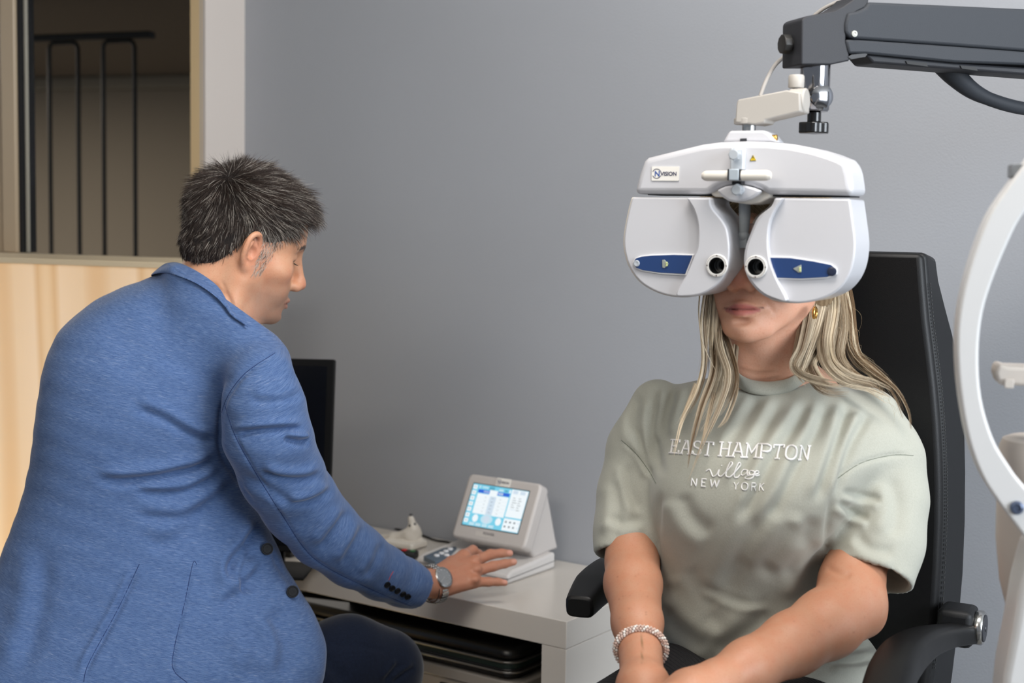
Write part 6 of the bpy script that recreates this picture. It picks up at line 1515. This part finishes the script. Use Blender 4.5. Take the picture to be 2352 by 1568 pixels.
# curved dark support tube and the pale cable
P = [AF.inv(W(x,y,D)) for x,y,D in ((2168,140,2.06),(2196,176,2.06),(2240,212,2.07),(2300,237,2.08),(2370,252,2.10),(2480,262,2.13))]; bm = bmesh.new()
P2 = smooth_poly(P,6,False); tube(bm,P2,np.interp(np.linspace(0,1,len(P2)),[0,.2,.5,1],[.021,.0155,.0098,.0095]),18); obj('support_tube',bm,gry,st)
P = smooth_poly([W(x,y,D) for x,y,D in ((1746,222,1.95),(1760,185,1.97),(1780,150,2.00),(1806,124,2.03),(1830,85,2.04),(1850,58,2.03),(1880,28,2.02),(1915,8,2.01),(1960,-6,2.0),(2020,-20,2.02))],6,False)
bm = bmesh.new(); tube(bm,P,.0029,10); tag(obj('cable',bm,pm('cable_grey',(150,146,142),.5)),'pale grey cable looping from the white bracket up over the arm','cable')

# ------------------------------------------------------------------ slit-lamp style instrument at the right edge, close to the camera
DS = 1.55; SF = Frame([*W(2300,1000,DS)[:2],0], math.radians(-12))
sl = empty('slit_lamp', [*SF.o[:2],0], SF.a, 'white instrument with a curved headrest frame at the right edge', 'instrument')
swh = pm('instrument_white',(204,203,202),.4); sbe = pm('instrument_beige',(190,181,172),.5)
o_l = [(2560,190),(2450,262),(2385,335),(2352,379),(2317,426),(2270,497),(2231,598),(2207,692),(2198,779),(2203,888),(2223,1006),(2254,1092),(2293,1154),(2352,1233),(2420,1330)]
i_l = [(2590,285),(2490,345),(2405,420),(2352,489),(2325,536),(2285,630),(2258,716),(2248,810),(2254,912),(2281,1006),(2317,1068),(2352,1115),(2430,1200)]
band = [SF.px(*p,0) for p in smooth_poly(o_l,4,False)]+[SF.px(*p,0) for p in smooth_poly(i_l,4,False)[::-1]]
bm = bmesh.new(); prism(bm,band,0,.045); obj('headrest_frame',bm,swh,sl,.007,4,angle=50)
q = [SF.px(*p,.08) for p in ((2281,852),(2290,832),(2310,838),(2440,842),(2440,885),(2290,880))]; bm = bmesh.new(); prism(bm,q,.06,.11); obj('chin_rest',bm,sbe,sl,.004,3)
xp_,zp_ = SF.px(2425,880,.085); zq_ = SF.px(2360,1240,.03)[1]; bm = bmesh.new(); tube(bm,[(xp_,.085,zp_+.004),(xp_,.085,zq_-.01)],.009,16); obj('chin_rest_post',bm,sbe,sl)
x_,z_ = SF.px(2320,862,.06); box('chin_rest_clip',(x_-.006,.055,z_-.014),(x_+.004,.0598,z_-.004),sbe,sl,.001)
cxx = SF.px(2395,1200,.12)[0]; zA = SF.px(2300,1000,.12)[1]; zB = SF.px(2330,1390,.12)[1]; rC = cxx-SF.px(2291,1100,.12)[0]
bm = bmesh.new(); lathe(bm,[(rC*.70,zB),(rC*.86,zB+.03),(rC*.98,zB+.08),(rC,zB+.13),(rC,zA-.012),(rC*.93,zA-.003),(rC*.8,zA)],(cxx,.12,0),(0,0,1),40); obj('measuring_unit',bm,sbe,sl)
col = [SF.px(*p,.03) for p in ((2360,1240),(2335,1340),(2318,1440),(2300,1530),(2292,1600))]
bm = bmesh.new(); prism(bm,col+[(col[-1][0]+.0,0.78),(col[-1][0]+.22,0.78),(col[0][0]+.18,col[0][1])],.0,.09); obj('column',bm,swh,sl,.008,3,angle=50)
bm = bmesh.new(); bx(bm,(col[-1][0]-.02,-.05,.0005),(col[-1][0]+.26,.2,.779)); obj('table_base',bm,swh,sl,.01)
x_,z_ = SF.px(2336,1166,-.002); bm = bmesh.new(); lathe(bm,[(.0075,0),(.0072,.003),(.0045,.004),(.004,.002),(.0005,.002)],(x_,0,z_),(0,-1,0),24); obj('pivot_bolt',bm,pm('bolt_blue_grey',(92,102,124),.3,.5),sl)
x_,z_ = SF.px(2326,390,.03); box('forehead_clip',(x_-.003,.01,z_-.008),(x_+.03,.05,z_+.006),pm('clip_grey',(130,134,138),.5),sl,.001)

# stool under the man
SFt = W(300,1600,2.5); stl = empty('stool', [SFt[0],SFt[1],0], 0, 'round black stool under the man in the blue blazer', 'stool')
zs_ = float(W(300,1600,2.5)[2])-.085
bm = bmesh.new(); lathe(bm,[(.15,zs_-.07),(.18,zs_-.05),(.18,zs_-.015),(.15,zs_)],(0,0,0),(0,0,1),40); obj('seat',bm,leather,stl)
bm = bmesh.new(); lathe(bm,[(.19,.0005),(.19,.02),(.05,.05),(.035,.08),(.035,zs_-.07)],(0,0,0),(0,0,1),32); obj('pedestal',bm,steel,stl)
